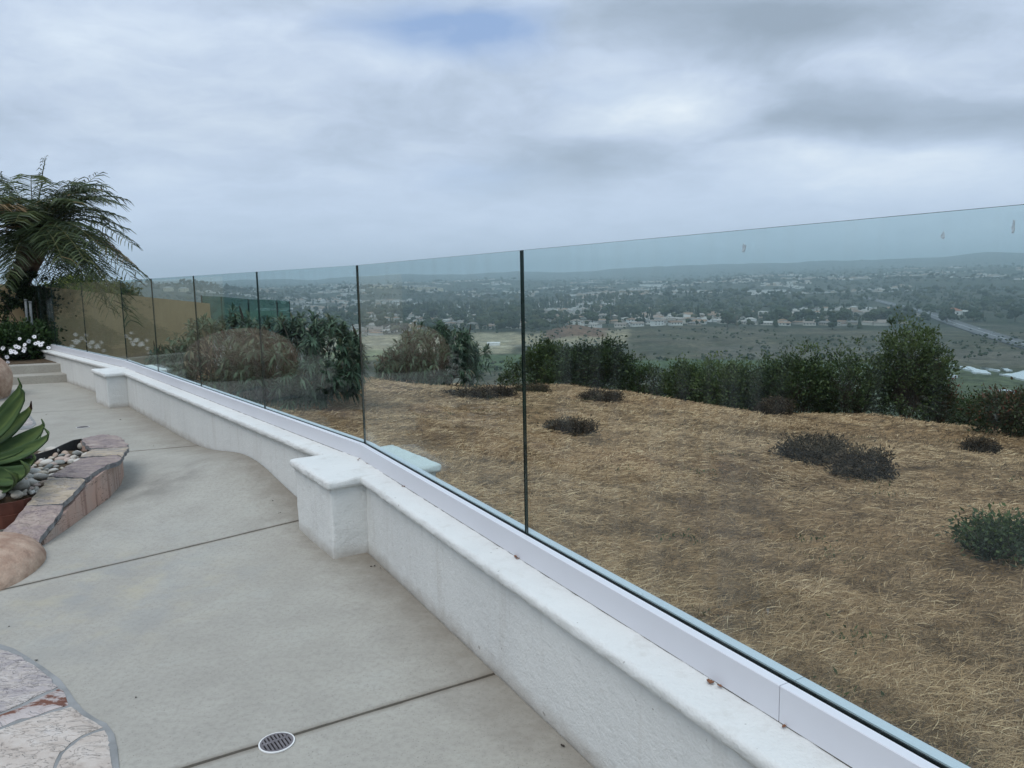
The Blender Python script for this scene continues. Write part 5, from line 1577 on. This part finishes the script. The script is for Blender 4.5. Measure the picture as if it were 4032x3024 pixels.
CR = [crumb_mesh(1, MT['crumb']), crumb_mesh(2, MT['crumb'])]; CD = [crumb_mesh(3, MT['dark_crumb']), crumb_mesh(4, MT['dark_crumb'])]
for k, (px, py, s) in enumerate([(1588, 1916, .011), (2030, 2193, .013), (2038, 2200, .009), (2795, 2688, .014), (2803, 2690, .010), (2833, 2702, .010), (3087, 2862, .009), (1410, 1812, .010), (1415, 1806, .008), (1444, 1826, .007)]):
    p = onz(px, py, ZC + .004); o = bpy.data.objects.new('leaf_crumb', CR[k % 2]); o.location = (p[0], p[1], ZC + .003); o.scale = (s, s, s); o.rotation_euler = (0, 0, k * 1.7)
    put(o); tag(o, 'curled brown crumb of leaf on the white coping beside the channel', 'dry leaf', 'leaf crumbs on the coping')
for k, (px, py, s) in enumerate([(1074, 1973, .007), (1098, 2021, .006), (1104, 2019, .006), (474, 1653, .012), (605, 1757, .009), (182, 1634, .010), (1462, 2232, .008), (1498, 2238, .006), (1475, 2230, .009), (143, 2602, .008), (535, 2748, .006), (1995, 2606, .006), (36, 2468, .005), (2215, 2940, .011)]):
    p = onp(px, py); o = bpy.data.objects.new('leaf_crumb', CD[k % 2]); o.location = (p[0], p[1], p[2] + .001); o.scale = (s, s, s); o.rotation_euler = (0, 0, k * 2.1)
    put(o); tag(o, 'tiny dark leaf crumb lying on the concrete patio', 'dry leaf', 'leaf crumbs on the patio')

# droppings on the glass
rg = np.random.default_rng(12)
MT['dropping'] = simple('dried_dropping', (0.36, 0.44, 0.48), (0.48, 0.57, 0.61), 90, 0.9)
gn = np.array([dir_n[1], -dir_n[0]]) * SG
for (px, py, w, h, lb) in [(2930, 978, .006, .016, 'pale dried dropping near the top of the widest glass panel'), (3713, 929, .0035, .008, 'small pale drop mark high on the widest glass panel'), (3990, 898, .003, .015, 'thin pale streak high at the far end of the widest glass panel')]:
    d = ray(px, py); t_ = ((J[6] + gn * .0016) @ gn) / (d[:2] @ gn) ; c = EYE + d * t_
    V = []; n_ = 14
    for k in range(n_):
        a = 2 * math.pi * k / n_; rr = rg.uniform(.55, 1.1); V.append(np.array([*(dir_n * math.cos(a) * w * rr), math.sin(a) * h * rr * (1 if math.sin(a) > 0 else .7)]))
    mbd = MB(); n3 = np.array([gn[0], gn[1], 0]) * .0012
    mbd.add([v - n3 for v in V] + [v + n3 for v in V], [tuple(range(n_))[::-1], tuple(range(n_, 2 * n_))] + [(k, (k + 1) % n_, n_ + (k + 1) % n_, n_ + k) for k in range(n_)])
    o = mbd.build('dropping', MT['dropping']); o.location = c; tag(o, lb, 'dropping')

# ------------------------------------------------------------------ across the valley
def polar(az, r):
    a = math.radians(az); x, y = r * math.sin(a), r * math.cos(a); return x, y, gz(x, y)


def px_az(px): return math.degrees(math.atan2(*ray(px, 1100)[:2]))


def gable(mb, x0, x1, y0, y1, z0, zr, axis='x', ov=.6, m=1):
    if axis == 'x':
        ym = (y0 + y1) / 2
        V = [(x0 - ov, y0 - ov, z0 - .1), (x1 + ov, y0 - ov, z0 - .1), (x1 + ov, y1 + ov, z0 - .1), (x0 - ov, y1 + ov, z0 - .1), (x0 - ov, ym, zr), (x1 + ov, ym, zr)]
    else:
        xm = (x0 + x1) / 2
        V = [(x0 - ov, y1 + ov, z0 - .1), (x0 - ov, y0 - ov, z0 - .1), (x1 + ov, y0 - ov, z0 - .1), (x1 + ov, y1 + ov, z0 - .1), (xm, y1 + ov, zr), (xm, y0 - ov, zr)]
        V = [V[0], V[1], V[2], V[3], V[4], V[5]]
    mb.add(V, [(0, 1, 5, 4), (2, 3, 4, 5), (0, 4, 3), (1, 2, 5), (0, 3, 2, 1)], m)


def hip(mb, x0, x1, y0, y1, z0, zr, ov=.7, m=1):
    k = min(x1 - x0, y1 - y0) / 2
    if x1 - x0 >= y1 - y0: a, b = (x0 + k, (y0 + y1) / 2), (x1 - k, (y0 + y1) / 2)
    else: a, b = ((x0 + x1) / 2, y0 + k), ((x0 + x1) / 2, y1 - k)
    V = [(x0 - ov, y0 - ov, z0 - .1), (x1 + ov, y0 - ov, z0 - .1), (x1 + ov, y1 + ov, z0 - .1), (x0 - ov, y1 + ov, z0 - .1), (a[0], a[1], zr), (b[0], b[1], zr)]
    mb.add(V, [(0, 1, 5, 4), (1, 2, 5), (2, 3, 4, 5), (3, 0, 4), (0, 3, 2, 1)] if x1 - x0 >= y1 - y0 else [(0, 1, 4), (1, 2, 5, 4), (2, 3, 5), (3, 0, 4, 5), (0, 3, 2, 1)], m)


def windows(mb, x0, x1, y0, z0, n, m=2, h=1.3, w=1.4):
    for k in range(n):
        xc = x0 + (x1 - x0) * (k + .5) / n; mb.box((xc - w / 2, y0 - .06, z0), (xc + w / 2, y0 + .05, z0 + h), m)


def house_variant(v):
    mb = MB()
    if v == 0:
        mb.box((-8, -5, -2.5), (8, 5, 3.0)); gable(mb, -8, 8, -5, 5, 3.0, 5.2); windows(mb, -8, 8, -5, 1.0, 4)
    elif v == 1:
        mb.box((-9, -5, -2.5), (5, 5, 3.0)); mb.box((3.2, -8.5, -2.5), (9, 4.8, 3.02)); hip(mb, -9, 5, -5, 5, 3.0, 5.0); hip(mb, 3.2, 9, -8.5, 4.8, 3.02, 4.9); windows(mb, -9, 3, -5, 1.0, 3); windows(mb, 3.4, 8.8, -8.5, .2, 1, 2, 2.2, 3.6)
    elif v == 2:
        mb.box((-7, -5, -2.5), (7, 5, 5.6)); hip(mb, -7, 7, -5, 5, 5.6, 7.6); mb.box((6.5, -4, -2.5), (11, 4, 2.9)); gable(mb, 6.5, 11, -4, 4, 2.9, 4.4, 'x'); windows(mb, -7, 7, -5, .9, 3); windows(mb, -7, 7, -5, 3.8, 3)
    else:
        mb.box((-10, -4.5, -2.5), (10, 4.5, 2.8)); hip(mb, -10, 10, -4.5, 4.5, 2.8, 4.4); mb.box((4.6, -.5, 3.0), (5.6, .5, 5.2)); windows(mb, -10, 10, -4.5, .9, 5)
    return mb


HV = [house_variant(v) for v in range(4)]
HM = [mesh_from('far_house', h.v, h.f, [MT['h_wall'], MT['h_roof'], MT['h_glass']], False, h.m) for h in HV]
for h in HM: pass
rg = np.random.default_rng(90)
grid = {}


def free(x, y, dmin):
    i, j = int(x // 20), int(y // 20)
    for a in range(i - 1, i + 2):
        for b in range(j - 1, j + 2):
            for (u, v) in grid.get((a, b), ()):
                if (u - x) ** 2 + (v - y) ** 2 < dmin * dmin: return False
    return True


def take(x, y): grid.setdefault((int(x // 20), int(y // 20)), []).append((x, y))


# the road on the right, with its cars
RD = [(24.5, 2050), (26.6, 1700), (28.3, 1430), (29.3, 1240), (30.5, 1080), (31.8, 950), (33.4, 840), (35.6, 740), (39, 640), (44, 560)]
RP = [np.array(polar(a, r)[:2]) for a, r in RD]
RP = densify(RP, 25.0)
rz_ = ground_z(np.array([p[0] for p in RP]), np.array([p[1] for p in RP]))
rz_ = np.convolve(np.pad(rz_, 4, 'edge'), np.ones(9) / 9, 'valid') + 1.2
V = []; Fc = []
l_ = offset_path(RP, 11.0); r__ = offset_path(RP, -11.0)
for i in range(len(RP)): V += [(l_[i][0], l_[i][1], rz_[i]), (r__[i][0], r__[i][1], rz_[i]), (r__[i][0] * 1, r__[i][1], rz_[i] - 6), (l_[i][0], l_[i][1], rz_[i] - 6)]
for i in range(len(RP) - 1):
    for k in range(4): Fc.append((i * 4 + k, i * 4 + 4 + k, i * 4 + 4 + (k + 1) % 4, i * 4 + (k + 1) % 4))
ro = part('road', V, Fc, MT['asphalt'], None, kind='structure')
bm = bmesh.new(); bm.from_mesh(ro.data); bmesh.ops.recalc_face_normals(bm, faces=bm.faces); bm.to_mesh(ro.data); bm.free()
MT['line'] = simple('road_paint', (0.55, 0.55, 0.53), (0.68, 0.68, 0.66), 1, 0.8)
V = []; Fc = []
a_, b_ = offset_path(RP, .35), offset_path(RP, -.35)
for i in range(len(RP)): V += [(a_[i][0], a_[i][1], rz_[i] + .03), (b_[i][0], b_[i][1], rz_[i] + .03)]
Fc = [(i * 2, i * 2 + 2, i * 2 + 3, i * 2 + 1) for i in range(len(RP) - 1)]
part('centre_line', V, Fc, MT['line'], ro)
for p in RP:
    for o_ in (-16, 0, 16): take(p[0] + o_, p[1])


def car_mesh(col):
    mb = MB()
    mb.add([(-2.2, -.9, .35), (2.2, -.9, .35), (2.2, .9, .35), (-2.2, .9, .35), (-2.2, -.88, .85), (2.15, -.85, .78), (2.15, .85, .78), (-2.2, .88, .85)], [(0, 3, 2, 1), (4, 5, 6, 7), (0, 1, 5, 4), (1, 2, 6, 5), (2, 3, 7, 6), (3, 0, 4, 7)], 0)
    mb.add([(-1.9, -.82, .84), (1.0, -.82, .82), (1.0, .82, .82), (-1.9, .82, .84), (-1.4, -.66, 1.45), (.3, -.66, 1.45), (.3, .66, 1.45), (-1.4, .66, 1.45)], [(0, 1, 5, 4), (1, 2, 6, 5), (2, 3, 7, 6), (3, 0, 4, 7)], 1)
    mb.add([(-1.4, -.66, 1.452), (.3, -.66, 1.452), (.3, .66, 1.452), (-1.4, .66, 1.452)], [(0, 1, 2, 3)], 0)
    for x in (-1.35, 1.35):
        for y in (-.92, .74): 
            mb.add([(x + .32 * math.cos(k * .785), y, .32 + .32 * math.sin(k * .785)) for k in range(8)] + [(x + .32 * math.cos(k * .785), y + .18, .32 + .32 * math.sin(k * .785)) for k in range(8)], [tuple(range(8)), tuple(range(8, 16))[::-1]] + [(k, k + 8, (k + 1) % 8 + 8, (k + 1) % 8) for k in range(8)], 2)
    return mesh_from('far_car', mb.v, mb.f, [col, MT['h_glass'], MT['black']], False, mb.m)


CM = {'white': car_mesh(MT['h_white']), 'dark': car_mesh(simple('dark_car_paint', (.03, .03, .035), (.05, .05, .055), 1, .3)), 'silver': car_mesh(simple('silver_car_paint', (.35, .36, .37), (.42, .43, .44), 1, .35))}
for k in range(22):
    i = int(4 + k * (len(RP) - 8) / 22 + rg.random() * 1.2); d = RP[i + 1] - RP[i]; d /= np.linalg.norm(d); n = np.array([d[1], -d[0]]); s = -1 if k % 2 else 1
    kind = ['white', 'dark', 'silver', 'dark', 'white'][k % 5]; p = RP[i] + n * s * rg.choice([3.0, 6.5])
    o = bpy.data.objects.new('car', CM[kind]); o.location = (p[0], p[1], rz_[i] + .02); o.rotation_euler = (0, 0, math.atan2(d[1], d[0]) + (math.pi if s > 0 else 0)); put(o)
    tag(o, f'{kind} car on the wide road past the ponds', 'car', 'cars on the far road')

# ponds in the marsh: outlines seen from above the flat valley floor
z8 = lambda x, y: ong(2900 + x / 1.954, 1150 + y / 1.954, 200.0)
for k, (pts, lb) in enumerate([
    ([(1705, 585), (1740, 583), (1800, 590), (1860, 604), (1930, 622), (1965, 640), (1905, 641), (1868, 628), (1830, 634), (1790, 612), (1745, 602)], 'long bright pond of the marsh'),
    ([(1885, 590), (1950, 597), (2030, 612), (2028, 620), (1985, 618), (1930, 606)], 'narrow pond strip behind the long one'),
    ([(1470, 562), (1520, 570), (1535, 577), (1480, 574)], 'small pond patch beside the tallest shrub'),
    ([(1610, 648), (1660, 649), (1705, 656), (1690, 669), (1640, 667)], 'short pond patch before the long one'),
    ([(2045, 592), (2090, 602), (2110, 618), (2070, 616)], 'pond patch left of the wide pond'),
    ([(2020, 645), (2080, 643), (2130, 640), (2212, 622), (2300, 620), (2300, 695), (2212, 690), (2150, 676), (2110, 660)], 'widest pond at the far end of the marsh'),
    ([(1620, 582), (1680, 574), (1690, 588), (1640, 588)], 'small pond left tip of the marsh'),
    ([(2020, 760), (2090, 766), (2145, 780), (2100, 780), (2050, 770)], 'thin pool behind the low spreading shrub')]):
    P3 = [z8(*p) for p in pts]; zz = max(p[2] for p in P3) + .9
    pl = []
    for i in range(len(P3)):
        a, b = P3[i][:2], P3[(i + 1) % len(P3)][:2]
        for s in range(4): pl.append(a + (b - a) * s / 4 + rg.normal(0, .7, 2))
    mb = MB(); mb.prism(ccw(pl), zz - 4, zz); o = mb.build('pond', MT['water'], None, kind='structure')

# special buildings
def special(name, px, r, parts_, label, rz=None, cat='building'):
    x, y, z = polar(px_az(px), r)
    t = thing(name, (x, y, z), label, cat, None, -math.radians(px_az(px)) if rz is None else rz)
    for nm, mb, mt in parts_: mb.build(nm, mt, t)
    for a in range(-40, 41, 20): take(x + a, y)
    return t


w = MB(); w.box((-9, -8, -3), (16, 8, 6.5)); w2 = MB(); hip(w2, -9, 16, -8, 8, 6.5, 10.5, 1.2, 0); w3 = MB(); w3.box((14, -10, 5.2), (34, 8, 6.2)); cl = MB()
for x in (17, 25, 32):
    for y in (-9, 7): cl.box((x - .5, y - .5, -3), (x + .5, y + .5, 5.2))
gl = MB(); windows(gl, -8, 13, -8, 1, 5, 0, 3, 2.5)
special('filling_station', 3745, 1370, [('wall', w, MT['h_white']), ('roof', w2, MT['h_red']), ('canopy', w3, MT['h_white']), ('columns', cl, MT['h_white']), ('window', gl, MT['h_glass'])], 'white building with red hip roof and flat canopy beside the far road')
for (px, r, hw, hh, dp, nm, lb) in [(2600, 3300, 85, 13, 30, 'warehouse', 'long low white warehouse beyond the suburb'), (1636, 2050, 40, 9, 18, 'school_building', 'low white flat-roofed building among dark conifers'), (1480, 1900, 16, 8, 12, 'hall', 'small white hall left of the low flat-roofed building'), (2500, 2350, 45, 8, 16, 'hall', 'wide tan hall with grey roof in the suburb'), (3020, 2150, 48, 9, 20, 'hall', 'long cream building on the far right slope of the suburb')]:
    a = MB(); a.box((-hw, -dp / 2, -4), (hw, dp / 2, hh)); b = MB(); gable(b, -hw, hw, -dp / 2, dp / 2, hh, hh + 2.5, 'x', .8, 0); c = MB(); windows(c, -hw, hw, -dp / 2, 2, int(hw / 5), 0, 2, 2.4)
    special(nm, px, r, [('wall', a, MT['h_white'] if 'tan' not in lb else MT['tan_stucco']), ('roof', b, MT['h_grey']), ('window', c, MT['h_glass'])], lb)
for k in range(11):
    a = MB(); a.box((-13, -7, -3), (13, 7, 10)); b = MB(); hip(b, -13, 13, -7, 7, 10, 13, .8, 0); c = MB()
    for z in (1, 4.2, 7.4): windows(c, -13, 13, -7, z, 6, 0, 1.5, 1.5)
    px = [1470, 1495, 1530, 1595, 1625, 1650, 1680, 1705, 1730, 660, 720][k]
    special('apartment_block', px, 2900 if k < 9 else 2350, [('wall', a, simple('cream_wall', (.58, .52, .36), (.64, .58, .42), .1, .9) if k == 0 else bpy.data.materials['cream_wall']), ('roof', b, MT['h_grey']), ('window', c, MT['h_glass'])], 'cream apartment block in the row beyond the conifers' if k < 9 else 'cream apartment block on the left ridge above the tan wall')['group'] = 'cream apartment blocks'
a = MB(); a.box((-6.5, -2, -1), (6.5, 2, 2.6)); b = MB(); gable(b, -6.5, 6.5, -2, 2, 2.6, 3.4, 'x', .3, 0)
special('shed', 1938, 790, [('wall', a, MT['h_white']), ('roof', b, MT['h_white'])], 'long white shed in the tan valley field')
for (px, r, h, lb) in [(2404, 1080, 20, 'utility pole rising over the white houses'), (2905, 980, 17, 'utility pole on the brown scrub right of the white houses')]:
    a = MB(); a.tube([(0, 0, -2), (0, 0, h)], [.55, .35], 8); b = MB(); b.box((-2.6, -.12, h - 2.2), (2.6, .12, h - 1.8)); b.box((-2.0, -.12, h - 4.2), (2.0, .12, h - 3.8))
    special('utility_pole', px, r, [('pole', a, MT['twig']), ('crossarm', b, MT['twig'])], lb, None, 'pole')

# white houses along the bluff: each with walls, roof and windows
WH = []
for k in range(26):
    px = 2240 + k * 17.5 + rg.uniform(-9, 9); WH.append((px_az(px), 1010 + 90 * rg.random() ** 1.5 + (60 if k % 3 == 1 else 0)))
for k, (a, r) in enumerate(WH):
    x, y, z = polar(a, r); v = k % 3
    if not free(x, y, 15): continue
    take(x, y); mb = HV[[0, 1, 2][v]]
    t = thing('house', (x, y, z + 1.0), ['pale single-storey house with gable roof on the bluff', 'pale house with two hip roofs on the bluff', 'pale two-storey house with garage wing on the bluff'][v], 'house', 'pale houses on the bluff', -math.radians(a) + rg.normal(0, .7))
    if k < 3: WHM = globals().setdefault('WHM', {})
    if v not in WHM:
        WHM[v] = []
        for nm, mi, mt in (('wall', 0, MT['bluff_wall']), ('roof', 1, MT['h_roof']), ('window', 2, MT['h_glass'])):
            fs = [f for f, m_ in zip(mb.f, mb.m) if m_ == mi]; us = sorted({i for f in fs for i in f}); ix = {u_: i for i, u_ in enumerate(us)}
            WHM[v].append((nm, mesh_from(nm, [mb.v[u_] for u_ in us], [[ix[i] for i in f] for f in fs], mt)))
    for nm, me in WHM[v]: put(bpy.data.objects.new(nm, me), t)

# suburb: houses along short streets
HS = []
tries = 0
while len(HS) < 2700 and tries < 6000:
    tries += 1
    r = 1060 * (5200 / 1060) ** (rg.random() ** .85); a = rg.uniform(-31, 37)
    n2 = float(fbm(np.array([r * math.sin(math.radians(a)) / 500 + 3]), np.array([r * math.cos(math.radians(a)) / 500]), 3)[0])
    if n2 > .60 and r > 1500: continue
    if abs(a + 18.5) < 3.4 and 1250 < r < 2100: continue
    if a > 26 and r < 1500: continue
    if a < -14 and r < 1300: continue
    x0, y0, _ = polar(a, r); th = -math.radians(a) + rg.normal(0, .5); L = int(rg.integers(3, 11))
    for k in range(L):
        for s in (-1, 1):
            if rg.random() < .18: continue
            x = x0 + math.cos(th) * (k - L / 2) * 21 - math.sin(th) * s * 15; y = y0 + math.sin(th) * (k - L / 2) * 21 + math.cos(th) * s * 15
            if not free(x, y, 17): continue
            take(x, y); HS.append((x, y, th + (0 if s < 0 else math.pi) + rg.normal(0, .12)))
HS.sort(key=lambda h: math.hypot(h[0], h[1]))
hz_ = ground_z(np.array([h[0] for h in HS]), np.array([h[1] for h in HS]))
HLAB = ['gabled suburban house among trees across the valley', 'hip-roofed L-shaped suburban house across the valley', 'two-storey suburban house with garage across the valley', 'long low ranch house with chimney across the valley']
SV, SF, SM, off = [], [], [], 0
for i, (x, y, th) in enumerate(HS):
    v = int(rg.integers(4)); sc = rg.uniform(.85, 1.15)
    if i < 270:
        o = bpy.data.objects.new('house', HM[v]); o.location = (x, y, hz_[i] + .6); o.rotation_euler = (0, 0, th); o.scale = (sc, sc, sc); put(o)
        tag(o, HLAB[v], 'house', 'suburban houses across the valley')
    else:
        P = np.array(HV[v].v) * sc; c_, s_ = math.cos(th), math.sin(th)
        P = np.stack([P[:, 0] * c_ - P[:, 1] * s_ + x, P[:, 0] * s_ + P[:, 1] * c_ + y, P[:, 2] + hz_[i] + .6], 1)
        SV.append(P); wm = int(rg.integers(4)); rm = 4 + int(rg.integers(4))
        for f, m_ in zip(HV[v].f, HV[v].m):
            if m_ == 2: continue
            SF.append([j + off for j in f]); SM.append(wm if m_ == 0 else rm)
        off += len(P)
pal = [simple('town_wall_a', (.62, .60, .55), (.68, .66, .62), .02, .9), simple('town_wall_b', (.44, .38, .31), (.50, .44, .37), .02, .9), simple('town_wall_c', (.70, .70, .68), (.76, .76, .74), .02, .9), simple('town_wall_d', (.36, .31, .26), (.44, .39, .33), .02, .9),
       simple('town_roof_a', (.20, .18, .17), (.26, .24, .22), .02, .9), simple('town_roof_b', (.30, .20, .14), (.36, .25, .18), .02, .9), simple('town_roof_c', (.36, .34, .32), (.46, .44, .42), .02, .9), simple('town_roof_d', (.25, .23, .21), (.32, .30, .28), .02, .9)]
o = part('distant_houses', np.vstack(SV), SF, pal, None, False, SM, kind='stuff'); tag(o, 'far-off suburb of small houses fading into the haze', 'houses')

# trees of the suburb
def tree_mesh(kind, seed, lod):
    rg_ = np.random.default_rng(seed); bm = bmesh.new(); V = []; Fc = []; m = []

    def lobe(c, s, sub):
        b = bmesh.new(); bmesh.ops.create_icosphere(b, subdivisions=sub, radius=1.0); o_ = len(V)
        for v in b.verts:
            f = 1 + rg_.normal(0, .16); V.append((c[0] + v.co.x * s[0] * f, c[1] + v.co.y * s[1] * f, c[2] + v.co.z * s[2] * f))
        for f in b.faces: Fc.append([v.index + o_ for v in f.verts]); m.append(0)
        b.free()
    if kind == 'round':
        n = 8 if lod else 3
        for k in range(n):
            a = rg_.random() * 6.28; d = rg_.random() ** .5 * .30; z = rg_.uniform(.38, .80); s = rg_.uniform(.16, .27) * (1.25 if not lod else 1)
            lobe((math.cos(a) * d, math.sin(a) * d, z), (s, s, s * .85), 2 if lod else 1)
        top = .5
    elif kind == 'conifer':
        n = 7 if lod else 3
        for k in range(n):
            u = k / n; lobe((rg_.normal(0, .02), rg_.normal(0, .02), .14 + .8 * u), (.17 * (1 - u * .85), .17 * (1 - u * .85), .16 if lod else .26), 2 if lod else 1)
        top = .3
    else:
        n = 7 if lod else 3
        for k in range(n):
            a = rg_.random() * 6.28; d = rg_.random() * .16; lobe((math.cos(a) * d, math.sin(a) * d, rg_.uniform(.35, .92)), (.13, .13, .14 if lod else .2), 2 if lod else 1)
        top = .5
    bm.free()
    if lod:
        v_, f_ = tube_arr([(0, 0, -.12), (.01, 0, top * .6), (0, .01, top)], [.035, .026, .014], 5); o_ = len(V); V += [tuple(q_) for q_ in v_]; Fc += [[i + o_ for i in f] for f in f_]; m += [1] * len(f_)
    return np.array(V), Fc, m


KINDS = ['round', 'round', 'round', 'tall', 'conifer']
TM = []
for k in range(8):
    kd = KINDS[k % 5]; V, Fc, m = tree_mesh(kd, 200 + k, True); TM.append((kd, mesh_from('far_tree', V, Fc, [MT['far_tree'], MT['bark']], False, m)))
TL_ = {'round': 'rounded dark green tree among the houses across the valley', 'tall': 'tall narrow eucalyptus-like tree across the valley', 'conifer': 'pointed dark conifer across the valley'}
TS = []
def addtree(x, y, kd, h): TS.append((x, y, kd, h))
# conifer and eucalyptus belt
for k in range(330):
    a = px_az(rg.uniform(1400, 2480)); r = 1560 + 320 * rg.random() + 14 * (a + 4) ** 2 * .12
    x, y, _ = polar(a, r)
    if free(x, y, 6): take(x, y); addtree(x, y, 'conifer' if rg.random() < .6 else 'tall', rg.uniform(14, 26))
cnt = 0
for k in range(60000):
    if cnt > 11500: break
    r = 990 * (6500 / 990) ** (rg.random() ** .9); a = rg.uniform(-33, 39); x, y = r * math.sin(math.radians(a)), r * math.cos(math.radians(a))
    nn = float(fbm(np.array([x / 140 + 5]), np.array([y / 140]), 3)[0])
    if rg.random() > smooth(.36, .62, nn) * .9 + .12: continue
    if abs(a + 18.5) < 2.6 and 1350 < r < 2050: continue
    if a > 27 and r < 1150: continue
    if r < 1000 and 3 < a < 12.5: continue
    if not free(x, y, 7.5): continue
    take(x, y); addtree(x, y, KINDS[rg.integers(5)] if rg.random() < .8 else 'round', rg.uniform(7, 14) if rg.random() < .82 else rg.uniform(14, 23)); cnt += 1
# scrub trees on the valley floor and the hillside
for k in range(3200):
    r = rg.uniform(330, 1000); a = rg.uniform(-14, 38); x, y = r * math.sin(math.radians(a)), r * math.cos(math.radians(a))
    if float(fbm(np.array([x / 70 + 8]), np.array([y / 70]), 3)[0]) < .49: continue
    if a < 1 and 720 < r: continue
    if a > 24 and r < 640: continue
    addtree(x, y, 'round', rg.uniform(1.2, 4.5))
zt_ = ground_z(np.array([t_[0] for t_ in TS]), np.array([t_[1] for t_ in TS]))
order = sorted(range(len(TS)), key=lambda i: -TS[i][3] / math.hypot(TS[i][0], TS[i][1]))
near = set(order[:290])
LOW = {kd: [tree_mesh(kd, 300 + s, False) for s in range(4)] for kd in set(KINDS)}
BV, BQ, BT, off = [], [], [], 0
for i, (x, y, kd, h) in enumerate(TS):
    if i in near:
        opts = [me for k_, me in TM if k_ == kd]; o = bpy.data.objects.new('tree', opts[rg.integers(len(opts))]); o.location = (x, y, zt_[i] - .2); s = h * rg.uniform(.9, 1.15); o.scale = (s, s, h); o.rotation_euler = (0, 0, rg.random() * 6.28); put(o)
        tag(o, TL_[kd] if math.hypot(x, y) > 985 else 'low dark scrub tree on the valley floor', 'tree', 'trees across the valley')
    else:
        V, Fc, m = LOW[kd][rg.integers(4)]; th = rg.random() * 6.28; s = h * rg.uniform(.85, 1.2)
        P = np.stack([(V[:, 0] * math.cos(th) - V[:, 1] * math.sin(th)) * s + x, (V[:, 0] * math.sin(th) + V[:, 1] * math.cos(th)) * s + y, V[:, 2] * h + zt_[i] - .3], 1)
        BV.append(P); BQ.append(np.array(Fc) + off); BT.append(np.full(len(P), rg.random())); off += len(P)
MT['wood'] = mat_leaf('distant_wood', [(0.0, (.018, .030, .016)), (.4, (.034, .048, .022)), (.75, (.050, .060, .030)), (1.0, (.075, .078, .042))], .95, 0, .1)
o = part('distant_trees', np.vstack(BV), np.vstack(BQ), MT['wood'], None, False, None, {'tint': ('FLOAT', np.concatenate(BT))}, kind='stuff'); tag(o, 'mass of far-off trees between the houses across the valley', 'trees')

# ------------------------------------------------------------------ haze
m = bpy.data.materials.new('haze'); m.use_nodes = True; t = NT(m.node_tree)
for n in list(t.n): t.n.remove(n)
out = t.node('ShaderNodeOutputMaterial'); pv = t.node('ShaderNodeVolumePrincipled')
pv.inputs['Color'].default_value = (0.80, 0.93, 1.0, 1); pv.inputs['Density'].default_value = 0.00020; pv.inputs['Anisotropy'].default_value = 0.15
t.l.new(pv.outputs[0], out.inputs['Volume'])
mb = MB(); mb.box((-15000, -15000, -75), (15000, 15000, 300)); mb.build('haze', m, None, kind='stuff')
